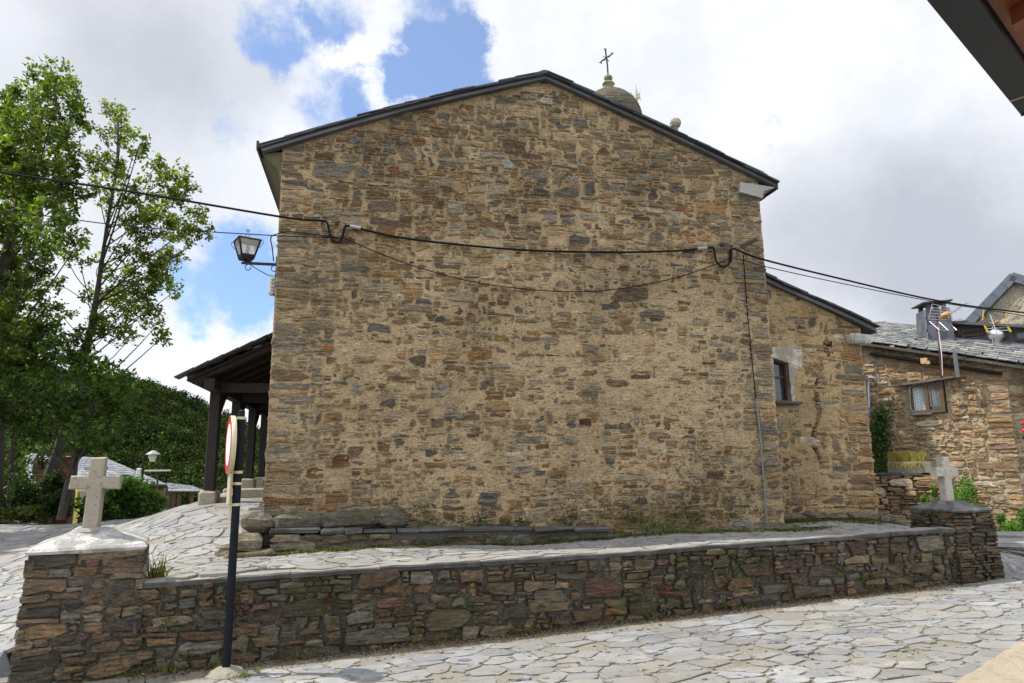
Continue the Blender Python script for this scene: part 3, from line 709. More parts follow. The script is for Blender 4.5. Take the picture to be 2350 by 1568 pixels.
def church_roof():
    ey = YG-.09
    mbz, mbs = MB(), MB()
    mbz.col = (.12, .12, .13, 1)
    L = [(u, roofline(u)) for u in np.linspace(-1.55, APEX[0], 7)]; Rr = [(u, roofline(u)) for u in np.linspace(APEX[0], 6.22, 7)]
    verge(mbz, mbs, L, ey, .045); verge(mbz, mbs, Rr, ey, .045)
    mbs.prism([(APEX[0]+.12*math.cos(q), ey-.005, APEX[1]+.055+.085*math.sin(q)) for q in np.linspace(-.3, math.pi+.3, 9)], (0, 10.3, 0), (.075, .075, .075, 1))
    ob = mbz.build('verge_board', M['zinc'], church)
    for s, (xe, ze) in ((-1, (-1.60, 6.33)), (1, (6.26, 6.36))):   # slate slopes, soffit
        for k in range(1):
            pass
        ridge = (APEX[0], APEX[1]+.085)
        roof_slope(mbs, (xe, YG+.06, ze+.04), (xe, 19.7, ze+.04), (ridge[0], YG+.06, ridge[1]), (ridge[0], 19.7, ridge[1]), 14, 26, .03)
        poly = [(xe, YG-.05, ze), (ridge[0], YG-.05, ridge[1]-.07), (ridge[0], YG-.05, ridge[1]-.02), (xe, YG-.05, ze+.03)]
        mbs.prism(poly, (0, 10.4, 0), (.06, .06, .065, 1))
    mbs.build('roof', M['slate'], church)
    mb = MB()
    mb.prism([(-1.63, YG-.10, 6.26), (-1.63, YG-.10, 6.38), (-1.60, YG-.10, 6.38), (-1.60, YG-.10, 6.26)], (0, 10.3, 0)); mb.build('fascia', M['fascia'], church); mb = MB(); mb.prism([(6.23, YG-.10, 6.28), (6.26, YG-.10, 6.28), (6.26, YG-.10, 6.40), (6.23, YG-.10, 6.40)], (0, 10.3, 0))
    mb.build('fascia', M['fascia'], church)
    # masonry corbels carrying the eaves
    mb = MB()
    mb.prism([(-1.285, YG+.02, 5.75), (-1.36, YG+.02, 6.05), (-1.56, YG+.02, 6.25), (-1.27, YG+.02, 6.30), (-1.27, YG+.02, 6.1)], (0, 6, 0), (.3, .28, .22, 0))
    mb.build('eave_cove', M['olive'], church)
    mb = MB(); mb.prism([(5.60, YG-.07, 6.20), (5.99, YG-.07, 6.12), (6.02, YG-.07, 6.24), (6.24, YG-.07, 6.32), (5.62, YG-.07, 6.36)], (0, .4, 0)); mb.build('eave_corbel', M['whitestone'], church)
    for xe, x2 in ((-1.60, -1.28), (5.97, 6.23)):
        mb = MB(); mb.box(((xe+x2)/2, 14.6, 6.28), (abs(x2-xe), 10.2, .05)); mb.build('eave_soffit', M['greywood'], church)
church_roof()

# annex
YA = 10.3
def annex_top(u): return 5.08-(u-6.55)*(5.08-4.22)/(8.66-6.55)
def annex():
    wx0, wx1, wz0, wz1 = 6.62, 6.86, 3.0, 3.74
    mb = MB(); xf = lambda u, v, d: (u, YA-d, v)
    hole = lambda u, v, w, h: (u+w > wx0-.02 and u < wx1+.14 and v+h > wz0-.0 and v < wz1+.12) or (abs(u+w/2-7.72) < .10 and abs(v+h/2-3.95) < .16)
    masonry(mb, 5.9, 8.38, .8, 5.2, xf, PAL_G, hm=.075, hs=.45, prot=(.008, .010), top=annex_top, hole=hole, quoin=(0, 1))
    def depth(U, V):
        crack = 7.42+.10*np.sin(V*2.1)+.05*np.sin(V*7.3)+.03*(fbm(U*0, V*14, 3, 4)-.5)
        cr = np.exp(-((U-crack)/.022)**2)*np.clip((V-1.9)*3, 0, 1)*np.clip((3.75-V)*3, 0, 1)
        return -.012+np.clip((V-1.6)/.6, 0, 1)*.008-.02*np.clip((U-7.9)/.2, 0, 1)+(fbm(U*1.6, V*1.9, 4, 23)-.5)*.04+(fbm(U*10, V*12, 4, 29)-.5)*.034-cr*.16
    h2 = lambda u, v, w, h: (wx0 < u+w/2 < wx1+.10 and wz0 < v+h/2 < wz1+.1) or (abs(u+w/2-7.72) < .085 and abs(v+h/2-3.95) < .13+.04*math.sin(u*50))
    mortar(mb, 5.9, 8.40, .7, 5.2, xf, depth, .02, top=annex_top, hole=h2)
    xs = lambda a, b, d: (8.38+d-.03, a, b)
    masonry(mb, YA+.03, 18, .4, 4.2, xs, PAL_G, hm=.13, hs=.35, quoin=(0, 0), hmax=.3, wmax=.8)
    mortar(mb, YA+.012, 18, .2, 4.2, xs, lambda U, V: -.012+(fbm(U*5, V*6, 3, 2)-.5)*.03, .12)
    # reveal of the hole and of the window
    mb.box((7.72, YA+.26, 3.95), (.3, .05, .4), None, (.06, .045, .03, .0)); mb.box((7.60, YA+.14, 3.95), (.03, .22, .4), None, (.1, .08, .05, .0)); mb.box((7.84, YA+.14, 3.95), (.03, .22, .4), None, (.1, .08, .05, .0))
    for k in range(3): mb.bevbox((7.72, YA+.1, 3.85+k*.09), (.13, .18, .06), .015, rz(.2*k), (.2, .15, .1, .8), .01)
    for (X, z, w) in ((6.3, 1.1, .35), (6.7, 1.08, .4), (7.1, 1.1, .3), (7.5, 1.05, .45), (8.0, 1.08, .5), (8.45, 1.0, .3)):
        mb.bevbox((X, YA-.05, z), (w, .3, .2), .05, rz(rng.gauss(0, .1)), (.14, .125, .10, .8), .025)
    mb.bevbox((8.5, YA-.1, .95), (.3, .5, .3), .06, rz(.3), (.14, .12, .09, .8), .04)
    mb.build('annex_wall', M['annex'], church)
    mbz, mbs = MB(), MB(); pts = [(u, annex_top(u)+.0-.02*math.sin((u-6)*2.2)) for u in np.linspace(5.98, 8.62, 7)]
    verge(mbz, mbs, pts, YA-.09, .06, .02); mbz.build('annex_verge_board', M['zinc'], church)
    roof_slope(mbs, (8.70, YA+.1, 4.25), (8.70, 18.3, 4.25), (5.97, YA+.1, 5.36), (5.97, 18.3, 5.36), 9, 24, .03)
    mbs.prism([(8.68, YA-.05, 4.22), (5.97, YA-.05, 5.32), (5.97, YA-.05, 5.38), (8.68, YA-.05, 4.28)], (0, 8.3, 0), (.06, .06, .065, 1))
    mbs.build('annex_roof', M['slate'], church)
    mb = MB(); mb.bevbox((8.30, YA-.02, 4.09), (.40, .3, .15), .03, ry(.1), None, .012); mb.build('annex_corbel', M['whitestone'], church)
    win = thing_part = MB()
    win.box((wx0-.0, YA+.1, (wz0+wz1)/2), (.05, .2, wz1-wz0+.2)); win.box((wx1+.10, YA+.1, (wz0+wz1)/2), (.06, .22, wz1-wz0+.2))
    win.prism([(wx0-.06, YA-.02, wz1+.02), (wx1+.30, YA-.02, wz1-.16), (wx1+.33, YA-.02, wz1+.14), (wx1+.05, YA-.02, wz1+.19), (wx0-.08, YA-.02, wz1+.17)], (0, .22, 0))
    win.prism([(wx1+.06, YA-.012, wz1-.02), (wx1+.06, YA-.012, wz1-.42), (wx1+.2, YA-.012, wz1-.28), (wx1+.28, YA-.012, wz1-.1)], (0, .1, 0))
    win.build('window_plaster_surround', M['plaster'], church)
    fr = MB()
    cx, cz = (wx0+wx1)/2+.03, (wz0+wz1)/2
    for X in (wx0+.035, wx1+.05): fr.box((X, YA+.12, cz), (.035, .05, wz1-wz0))
    for z in (wz0+.02, cz+.05, wz1-.02): fr.box((cx, YA+.12, z), (wx1-wx0+.05, .045, .035))
    f = fr.build('window_frame', M['brownpaint'], church)
    g = MB(); g.box((cx, YA+.14, cz), (wx1-wx0+.04, .012, wz1-wz0)); g.build('window_pane', M['glass'], f)
    sl_ = MB(); sl_.bevbox((cx+.05, YA+.03, wz0-.03), (.50, .28, .05), .012, None, (.1, .1, .1, 1)); sl_.build('window_sill', M['coping'], church)
annex()

# bell tower
def tower():
    cx, cy = 6.05, 16.0
    mb = MB(); mb.box((cx, cy, 5.0), (2.5, 2.5, 9.6), None, (.24, .22, .18, .9)); mb.bevbox((cx, cy, 9.85), (2.8, 2.8, .22), .04, None, (.26, .24, .2, .9)); mb.build('tower_wall', M['tower'], church)
    mb = MB(); rr = .86; prof = [(rr*1.0, -.9), (rr, 0)]
    for k in range(1, 15):
        a = k/15*math.pi/2; prof += [(rr*math.cos(a)*1.0+.016, math.sin(a)*rr*1.02), (rr*math.cos(a)-.012, math.sin(a)*rr*1.02+.035)]
    mb.col = (.125, .12, .095, .9); zc = 10.95
    mb.lathe((cx-.02, cy, zc), prof, 28, None, None, .012); d = mb.build('dome', M['tower'], church)
    zt = zc+.86
    mb = MB(); mb.col = (.23, .24, .15, .9)
    mb.lathe((cx-.02, cy, zt), [(.24, -.06), (.21, .02), (.16, .07), (.13, .12), (.145, .20), (.17, .25), (.13, .30), (.08, .34), (.11, .40), (.12, .44), (.09, .49), (.03, .52)], 14, None, None, .05)
    mb.build('dome_finial', M['tower'], d)
    mb = MB(); b = np.array((cx-.02, cy, zt+.60))
    b = b-np.array((0, 0, .12)); mb.tube([b, b+(-.01, 0, .34), b+(-.05, 0, .78)], .022, 6); c0 = b+(-.03, 0, .55)
    mb.tube([c0+(-.15, .0, -.12), c0+(.15, 0, .12)], .02, 6)
    for q, s in ((c0+np.array((-.15, 0, -.12)), (-.4, -.9)), (c0+np.array((.15, 0, .12)), (.5, .8)), (b+np.array((-.05, 0, .76)), (-.1, 1))):
        for w in (-.6, 0, .6): mb.tube([q, q+np.array((s[0]*.07+w*.06*s[1], 0, s[1]*.07-w*.06*s[0]))], .011, 5)
    for w in (-.09, .09): mb.tube([c0+(w, 0, .04), c0+(0, 0, -.0), c0+(-w*.8, 0, -.10)], .010, 5)
    mb.build('iron_cross', M['rustiron'], church)
    mb = MB(); mb.col = (.3, .29, .24, .9); p = atY(1550, 283, 14.9)
    mb.lathe((p[0], p[1], p[2]-.30), [(.14, -.5), (.10, -.1), (.06, .02), (.06, .16), (.12, .22), (.145, .30), (.12, .38), (.04, .44)], 14, None, None, .05); mb.lathe((p[0], p[1], p[2]-.9), [(.2, -.3), (.2, .3)], 4)
    mb.build('ball_pinnacle', M['tower'], church)
    V = []; C = []
    for k in range(60):
        a = atY(rng.uniform(1440, 1462), 232, 15.6)+np.array((0, rng.uniform(-.3, .5), -.05+rng.uniform(-.1, .05))); h = rng.uniform(.12, .38); t = np.array((rng.gauss(0, .25), rng.gauss(0, .3), 1))*h; w = np.array((.008, 0, 0))
        V.append([a-w, a+w, a+t+w*.2, a+t-w*.2]); C.append((.22, .22, .08, 1))
    build_quads('dome_weeds', np.array(V), np.array(C), M['leaf'], d)
tower()

# porch
def porch():
    xc = -2.72
    mb = MB(); e0, e1 = (-3.08, 12.45, 3.52), (-3.08, 19.4, 3.52); w0, w1 = (-1.25, 12.45, 4.44), (-1.25, 19.4, 4.44)
    roof_slope(mb, (e0[0]-.05, 12.3, 3.53), (e1[0]-.05, 19.5, 3.53), (w0[0], 12.3, 4.50), (w1[0], 19.5, 4.50), 8, 22, .025)
    for k in range(9):
        t = k/8; mb.box((e0[0]+(w0[0]-e0[0])*t, 12.33, 3.56+.95*t), (.34, .3, .02), ry(-.46-.06+rng.gauss(0, .02)), (.05, .05, .055, 1))
    mb.build('porch_roof', M['slate'], church)
    mb = MB(); mb.prism([(-3.08, 12.4, 3.44), (-1.25, 12.4, 4.38), (-1.25, 12.4, 4.42), (-3.08, 12.4, 3.48)], (0, 7.0, 0))
    for k in range(11):
        y = 12.48+k*.66; mb.prism([(-3.0, y, 3.40), (-1.3, y, 4.26), (-1.3, y, 4.38), (-3.0, y, 3.48)], (0, .09, 0))
    mb.build('porch_rafters', M['oldwood'], church)
    mb = MB(); mb.box((xc, 15.9, 3.40), (.17, 7.0, .18)); mb.build('porch_eave_beam', M['oldwood'], church)
    mb = MB()
    for y in (13.0, 15.0, 17.0, 18.9): mb.box((-2.0, y, 3.40), (1.5, .14, .16))
    mb.box((-1.36, 15.9, 4.16), (.15, 7.0, .16)); mb.build('porch_tie_beams', M['oldwood'], church)
    for y, bz in ((13.0, 1.58), (15.0, 1.56), (17.0, 1.72), (18.9, 1.72)):
        mb = MB(); mb.bevbox((xc, y, (bz+3.35)/2), (.175, .175, 3.35-bz), .015); p = mb.build('porch_post', M['oldwood'], church)
        mb = MB(); mb.bevbox((xc, y, bz-.16), (.30, .32, .34), .03, None, (.3, .28, .22, 1), .008); mb.build('post_base', M['granite'], p)
        mb = MB(); mb.prism([(xc, y+.09, 2.95), (xc, y+.09, 3.08), (xc, y+.48, 3.33), (xc, y+.58, 3.33)], (.09, 0, 0)); mb.build('porch_brace', M['oldwood'], p)
    mb = MB()
    mb.bevbox((xc+.1, 14.0, 1.38), (.34, 1.7, .24), .03, None, (.2, .19, .16, .9), .01)
    mb.build('porch_kerb', M['granite'], church)
    for (y, z, d) in ((13.6, 1.44, .45), (14.0, 1.60, .45), (17.3, 1.74, 6.2)):
        mb = MB(); mb.bevbox((-1.85, y+d/2-.2, z-.1), (1.2, d, .17), .02, None, (.17, .165, .15, .9), .008); mb.build('porch_step', M['granite'], church)
    mb = MB(); xs = lambda a, b, d: (a, 19.3-d, b)
    masonry(mb, -2.75, -1.3, 1.2, 4.2, xs, PAL_G, hm=.13, hs=.35, quoin=(0, 0), hmax=.3); mb.box((-2.02, 19.4, 2.7), (1.5, .15, 3.3), None, (.3, .22, .13, 0)); mb.build('porch_end_wall', M['gable'], church)
porch()

# ledge at the foot of the gable
def ledge():
    b = thing('stone_ledge', 'low mossy stone ledge running along the foot of the church gable', 'stone ledge', (1, 9.1, 1))
    mb = MB(); xf = lambda u, v, d: (u, 8.95-d, v)
    top = lambda u: 1.235-.02*(u+1.1)
    masonry(mb, -1.13, 3.15, .86, 1.2, xf, [tuple(x*1.1 for x in c) for c in PAL_W], hm=.09, hs=.35, asp=(1.6, 4), quoin=(1, 1), prot=(.012, .01), top=lambda u: top(u)-.05, hmax=.18)
    mb.box((1.01, 9.13, 1.0), (4.26, .34, .32), None, (.1, .09, .07, 0)); mb.build('masonry', M['lowwall'], b)
    mb = MB(); x = -1.17
    while x < 3.1:
        w = min(rng.uniform(.2, .75), 3.2-x); mb.bevbox((x+w/2, 9.12, top(x)-.02+rng.uniform(-.008, .006)), (w-.008, .40+rng.uniform(-.06, .05), rng.uniform(.035, .06)), .012, rz(rng.gauss(0, .03)), (*(np.array((.14, .14, .135))*rng.uniform(.5, 1.2)), 1), .012); x += w
    mb.build('coping', M['coping'], b)
ledge()

# retaining wall, pillars, crosses
def low_wall():
    w = thing('retaining_wall', 'long low retaining wall of brown stones with dark coping holding up the terrace', 'stone wall', (2, 7.3, .3))
    ang = math.atan(.085); ca, sa = math.cos(ang), math.sin(ang)
    xf = lambda u, v, d: (-2.05+u*ca+d*sa, wall_y(-2.05)+u*sa-d*ca, v)
    ZT = lambda u: .985+.0165*u+.01*math.sin(u*.9)
    mb = MB(); masonry(mb, -.2, 9.75, .08, 1.2, xf, PAL_W, hm=.062, hs=.5, asp=(1.3, 4.4), gap=.005, prot=(.016, .013), top=lambda u: ZT(u)-.05, quoin=(0, 0), hmax=.26, wmax=.5, twr=.05)
    mortar(mb, -.2, 9.75, .02, 1.2, xf, lambda U, V: -.022+(fbm(U*8, V*9, 3, 31)-.5)*.03, .04, top=lambda u: ZT(u)-.04)
    mb.build('masonry', M['lowwall'], w)
    mb = MB(); u = -.05
    while u < 9.7:
        L = min(rng.uniform(.4, 1.3), 9.75-u); n = max(2, int(L/.14)); fr = []; 
        for k in range(n+1): fr.append((u+.002+(L-.004)*k/n, .025+rng.uniform(-.022, .022)))
        zt = rng.uniform(-.006, .006); V = []; nn = len(fr)
        for (dz, dy, bk) in ((-.052, 0, 0), (-.012, .008, 0), (0, -.012, 0), (.0, 0, 1)):
            for (a, d) in fr: V.append(xf(a, ZT(a)-.010+zt+dz+rng.uniform(-.007, .007), (d+dy) if not bk else -.2))
        for (a, d) in fr: V.append(xf(a, ZT(a)-.06, -.2))
        F = []
        for r_ in range(4):
            for k in range(nn-1): F.append((r_*nn+k, r_*nn+k+1, (r_+1)*nn+k+1, (r_+1)*nn+k))
        ntop = len(F)
        F.append(tuple(r_*nn for r_ in range(5))[::-1]); F.append(tuple(r_*nn+nn-1 for r_ in range(5)))
        mb.add(V, F, cols=[(*(np.array((.265, .262, .25))*rng.uniform(.85, 1.15)), rng.uniform(-.05, .45)) for _ in V]); k0 = len(mb.mi)-len(F)
        for k in range(2*(nn-1), 3*(nn-1)): mb.mi[k0+k] = 1
        u += L
    mb.build('coping', [M['coping'], M['paving']], w)
low_wall()
def pillar(name, label, c, wd, dp, z0, z1, zc, ang, mat, capm, pal, hm, taper, capc, qh=(.05, .15), qw=(.12, .4)):
    t = thing(name, label, 'pillar', (*c, z0), 'gate pillars at the ends of the low wall')
    mb = MB(); rot = rz(ang)
    for k in range(4):
        hw, hd = (wd/2, dp/2) if k % 2 == 0 else (dp/2, wd/2)
        rk = rot@rz(k*math.pi/2)
        def xf(u, v, d, hd=hd, rk=rk, hw=hw):
            f = 1+taper*(z1-v)/(z1-z0)
            p = rk@np.array([u*f, -(hd*f+d), 0]); return (c[0]+p[0], c[1]+p[1], v)
        masonry(mb, -hw, hw, z0-.1, z1, xf, pal, hm=hm, hs=.4, asp=(1.6, 4.2), gap=.004, prot=(.012, .009), quoin=(1, 1), hmax=.2, wmax=.4, edge=.02, qh=qh, qw=qw, top=lambda u: z1)
        mortar(mb, -hw, hw, z0-.15, z1, xf, lambda U, V: -.018+(fbm(U*9+k, V*9, 3, 41)-.5)*.02, .04)
    mb.build('masonry', mat, t)
    mb = MB(); b = []; o = .03
    for s in (-1, 1): pass
    hw, hd = wd/2+.012, dp/2+.012
    ring = lambda a, bb, z: [(*(np.array(c)+(rot@np.array((x*a, y*bb, 0)))[:2]), z+rng.uniform(-.008, .008)) for x, y in ((-1, -1), (0, -1), (1, -1), (1, 0), (1, 1), (0, 1), (-1, 1), (-1, 0))]
    V = ring(hw, hd, z1-.0)+ring(hw+.012, hd+.012, z1+.025)+ring(hw-.01, hd-.01, z1+.05)+ring(hw*.55, hd*.55, z1+.05+(zc-z1-.05)*.52)+ring(.14, .12, zc)
    F = [(7, 6, 5, 4, 3, 2, 1, 0), tuple(range(32, 40))]+[(r_*8+i, r_*8+(i+1) % 8, r_*8+8+(i+1) % 8, r_*8+8+i) for r_ in range(4) for i in range(8)]
    mb.add(V, F, (.4, .4, .4, 1)); mb.build('pyramid_cap', capm, t)
    return t
pillar('stone_pillar', 'wide brown stone pillar with lime-whitened pyramid cap at the lower end of the wall', (-2.51, 7.28), .875, .84, .18, 1.27, 1.455, R(14), M['pillar'], M['limecap'], [tuple(x*1.12 for x in c) for c in PAL_W], .066, .05, 0)
pillar('stone_pillar', 'narrow dark pillar of thin slate courses with grey pyramid cap near the stone house', (7.74, 8.14), .64, .66, .45, 1.33, 1.465, R(5), M['darkpillar'], M['slatecap'], [tuple(x*.75 for x in c) for c in PAL_W], .042, .10, 0, (.03, .06), (.12, .34))
def cross(label, b, h, aw, th, tk, mat, ang, az, lean):
    t = thing('stone_cross', label, 'cross', b, 'granite crosses on the pillars')
    mb = MB(); rot = rz(ang)@ry(lean); f = lambda p: np.array(b)+rot@np.array(p, float)
    d = tk/2; s = th/2; zb = -.06
    prof = [(-s*1.08, zb), (s*1.08, zb), (s, az-th/2), (aw/2, az-th/2), (aw/2, az+th/2), (s, az+th/2), (s*.98, h), (-s*.98, h), (-s, az+th/2), (-aw/2, az+th/2), (-aw/2, az-th/2), (-s, az-th/2)]
    bev = .012; V = []; n = len(prof)
    cxz = np.array(prof); inn = []
    for i in range(n):
        a = unit(cxz[i]-cxz[i-1]); bq = unit(cxz[(i+1) % n]-cxz[i]); n1 = np.array([-a[1], a[0]]); n2 = np.array([-bq[1], bq[0]]); k = n1+n2; inn.append(cxz[i]+k*bev)
    for y, pr in ((-d, inn), (-d+bev, prof), (d-bev, prof), (d, inn)):
        for (x, z) in pr: V.append(f((x+rng.gauss(0, .0035), y+rng.gauss(0, .003), z+rng.gauss(0, .0035))))
    F = [(0, 1, 2, 11), (2, 3, 4, 5), (11, 2, 5, 8), (11, 8, 9, 10), (5, 6, 7, 8)]
    F = F+[tuple(36+i for i in q[::-1]) for q in F]+[(r_*n+i, r_*n+(i+1) % n, r_*n+n+(i+1) % n, r_*n+n+i) for r_ in range(3) for i in range(n)]
    F = [tuple(reversed(q)) for q in F]
    mb.add(V, F); mb.build('cross_body', mat, t)
    mb = MB(); mb.lathe((b[0], b[1], b[2]-.02), [(.155, -.05), (.15, .012), (.10, .025)], 12, None, None, .08); mb.build('mortar_collar', M['concrete'], t)
    return t
cross('weathered granite cross standing on the lime-whitened pillar cap', (-2.52, 7.22, 1.435), .66, .42, .125, .115, M['granite'], R(6), .43, R(.6))
cross('paler granite cross standing on the dark slate-coursed pillar', (7.70, 8.12, 1.45), .60, .385, .125, .115, M['palegranite'], R(6), .395, R(-.5))

# traffic sign
def sign():
    Y = 6.72; b = atY(521, 1497, Y); top = atY(553, 942, Y)
    t = thing('traffic_sign', 'black pole in front of the low wall with a red-rimmed round sign seen edge-on', 'traffic sign', (b[0], b[1], .2))
    x, y = b[0], b[1]; zt = top[2]; zb = H(np.array([x]), np.array([y]))[0]
    mb = MB(); mb.tube([(x, y, zb-.05), (x, y, zt-.09)], .036, 16); mb.build('pole', M['polepaint'], t)
    mb = MB(); mb.lathe((x, y, zt-.09), [(.040, -.02), (.040, .012), (.030, .02), (.030, .085), (.012, .095)], 14); mb.build('pole_cap', M['polepaint'], t)
    mb = MB(); mb.lathe((x, y, zb), [(.17, -.06), (.155, .015), (.12, .045), (.07, .065), (.038, .072)], 14, None, None, .16); mb.build('concrete_foot', M['concrete'], t)
    nz = unit((-.962, -.272, 0)); th = math.atan2(nz[1], nz[0]); rot = rz(th)@ry(math.pi/2)
    c = np.array((x, y, 0))+nz*.075; zc = atY(535, 1021, Y)[2]; c[2] = zc; r = .265
    mb = MB(); mb.lathe(c, [(r-.004, -.022), (r, -.018), (r, .018), (r-.004, .022), (r-.02, .022), (r-.022, .012)], 40, None, rot); d = mb.build('sign_disc', M['cream'], t, True)
    def ringdisc(r0, r1, off, mat, nm):
        mb = MB(); V = []; n = 40
        for q in (r0, r1):
            for k in range(n): a = 2*math.pi*k/n; V.append(c+rot@np.array((q*math.cos(a), q*math.sin(a), off)))
        mb.add(V, [(k, (k+1) % n, n+(k+1) % n, n+k) for k in range(n)]); mb.build(nm, mat, d)
    ringdisc(.19, r-.004, .0235, M['signred'], 'red_ring'); ringdisc(.002, .19, .0235, M['signwhite'], 'white_centre')
    pc = np.array((x, y, 0))+nz*.07; pc[2] = (atY(530, 1080, Y)[2]+atY(527, 1148, Y)[2])/2-.03
    mb = MB(); mb.bevbox(pc, (.014, .17, .28), .005, rz(th)); mb.build('lower_plate', M['cream'], t)
    mb = MB(); mb.box(np.array((x, y, pc[2]))+nz*.052, (.02, .02, .54), rz(th)); mb.build('mounting_rail', M['cream'], t)
    for py in (960, 1084, 1110, 1158):
        z = atY(540, py, Y)[2]; mb = MB(); mb.lathe((x, y, z), [(.0375, -.012), (.041, -.012), (.041, .012), (.0375, .012)], 16); mb.box(np.array((x, y, z))+nz*.05, (.035, .022, .022), rz(th)); mb.build('clamp', M['cream'], t)
sign()

# wall lantern and junction box
def lantern():
    Yl = 9.75; a = atY(562, 604, Yl); wl = -1.33; z = a[2]
    t = thing('wall_lantern', 'black iron lantern on a scrolled bracket at the left corner of the church', 'lantern', (wl, Yl, z))
    mb = MB(); mb.box(((wl+a[0])/2, Yl, z), (abs(wl-a[0])+.02, .028, .035)); mb.box((wl-.0, Yl, z-.13), (.022, .04, .50)); mb.box((a[0]-.03, Yl, z+.0), (.03, .03, .03))
    mb.build('bracket_arm', M['iron'], t)
    mb = MB(); X0 = a[0]
    sp = lambda cx, cz, r, a0, a1, sg=1: [(cx+sg*(r*(1-.45*k/14))*math.cos(a0+(a1-a0)*k/14), Yl, cz+(r*(1-.45*k/14))*math.sin(a0+(a1-a0)*k/14)) for k in range(15)]
    mb.tube(sp(X0+.05, z-.065, .05, math.pi/2, math.pi*2.1), .006, 6); mb.tube(sp(wl-.055, z-.065, .05, math.pi/2, math.pi*2.1), .006, 6)
    mb.tube([(X0+.07, Yl, z-.02), (X0+.2, Yl, z-.10), (wl-.12, Yl, z-.165), (wl-.06, Yl, z-.17), (wl-.01, Yl, z-.13)], .006, 6)
    mb.build('bracket_scroll', M['iron'], t)
    cx = atY(570, 575, Yl)[0]-.02; zb = z+.055; hb, ht = .075, .145; hz = .27; ro = rz(.42)
    cor = lambda h, zz: [np.array((cx, Yl, zz))+ro@np.array((sx*h, sy*h, 0)) for sx, sy in ((-1, -1), (1, -1), (1, 1), (-1, 1))]
    B, T = cor(hb, zb), cor(ht, zb+hz)
    mb = MB()
    for p, q in zip(B, T): mb.tube([p, q], .013, 4)
    for rg in (B, T):
        for i in range(4): mb.tube([rg[i], rg[(i+1) % 4]], .013, 4)
    B2 = cor(hb*1.18, zb+.06)
    for i in range(4): mb.add([B[i], B[(i+1) % 4], B2[(i+1) % 4], B2[i]], [(0, 1, 2, 3)])
    mb.add(B, [(3, 2, 1, 0)]); mb.tube([(cx, Yl, zb), (cx-.02, Yl, z)], .018, 8); mb.build('lantern_frame', M['iron'], t)
    mb = MB(); gi, gt = cor(hb*1.1, zb+.055), cor(ht*.97, zb+hz-.01)
    mb.add(gi+gt, [(i, (i+1) % 4, 4+(i+1) % 4, 4+i) for i in range(4)]); mb.build('lantern_glass', M['milky'], t)
    mb = MB(); mb.lathe((cx, Yl, zb+.1), [(.02, -.04), (.028, .0), (.028, .09), (.015, .12)], 10); mb.build('bulb', M['signwhite'], t, True)
    mb = MB(); e = cor(ht*1.1, zb+hz); k1 = cor(ht*.6, zb+hz+.035); k2 = cor(ht*.12, zb+hz+.055)
    mb.add(e+k1+k2, [(i, (i+1) % 4, 4+(i+1) % 4, 4+i) for i in range(4)]+[(4+i, 4+(i+1) % 4, 8+(i+1) % 4, 8+i) for i in range(4)]+[(8, 9, 10, 11), (3, 2, 1, 0)]); mb.build('lantern_roof', M['cream'], t)
    mb = MB(); zt = zb+hz+.055
    for sg in (-1, 1):
        mb.tube([(cx, Yl, zt), (cx+sg*.03, Yl, zt+.02), (cx+sg*.022, Yl, zt+.045), (cx, Yl, zt+.04), (cx, Yl, zt+.075), (cx+sg*.03, Yl, zt+.1), (cx+sg*.015, Yl, zt+.115), (cx, Yl, zt+.095)], .005, 5)
    mb.build('lantern_finial', M['iron'], t)
    for i in range(4):
        mb = MB(); p = T[i]; d = unit((p-np.array((cx, Yl, p[2])))*(1, 1, 0)); mb.tube([p+d*.02, p+d*.045+(0, 0, -.03), p+d*.02+(0, 0, -.075), p-d*.015+(0, 0, -.1), p-d*.0+(0, 0, -.12)], .004, 5); mb.build('corner_scroll', M['iron'], t)
    j = thing('junction_box', 'white electrical junction box fixed below the lantern on the church corner', 'junction box', (-1.36, 9.6, z-.4))
    c = np.array((-1.385, 9.66, atY(621, 658, 9.66)[2])); mb = MB(); mb.bevbox(c, (.085, .18, .235), .012); mb.build('box_body', M['whiteplastic'], j)
    mb = MB()
    for k in range(4): mb.lathe(c+(.010, -.088, .075-k*.05), [(.019, 0), (.019, .012), (.012, .014)], 12, None, rx(math.pi/2))
    mb.build('box_knockouts', M['greyplastic'], j)
    mb = MB(); mb.tube([c+(.045, -.05, .42), c+(.045, -.05, -.1), c+(.02, -.05, -.13)], .012, 6); mb.build('box_cable', M['cable'], j)
lantern()

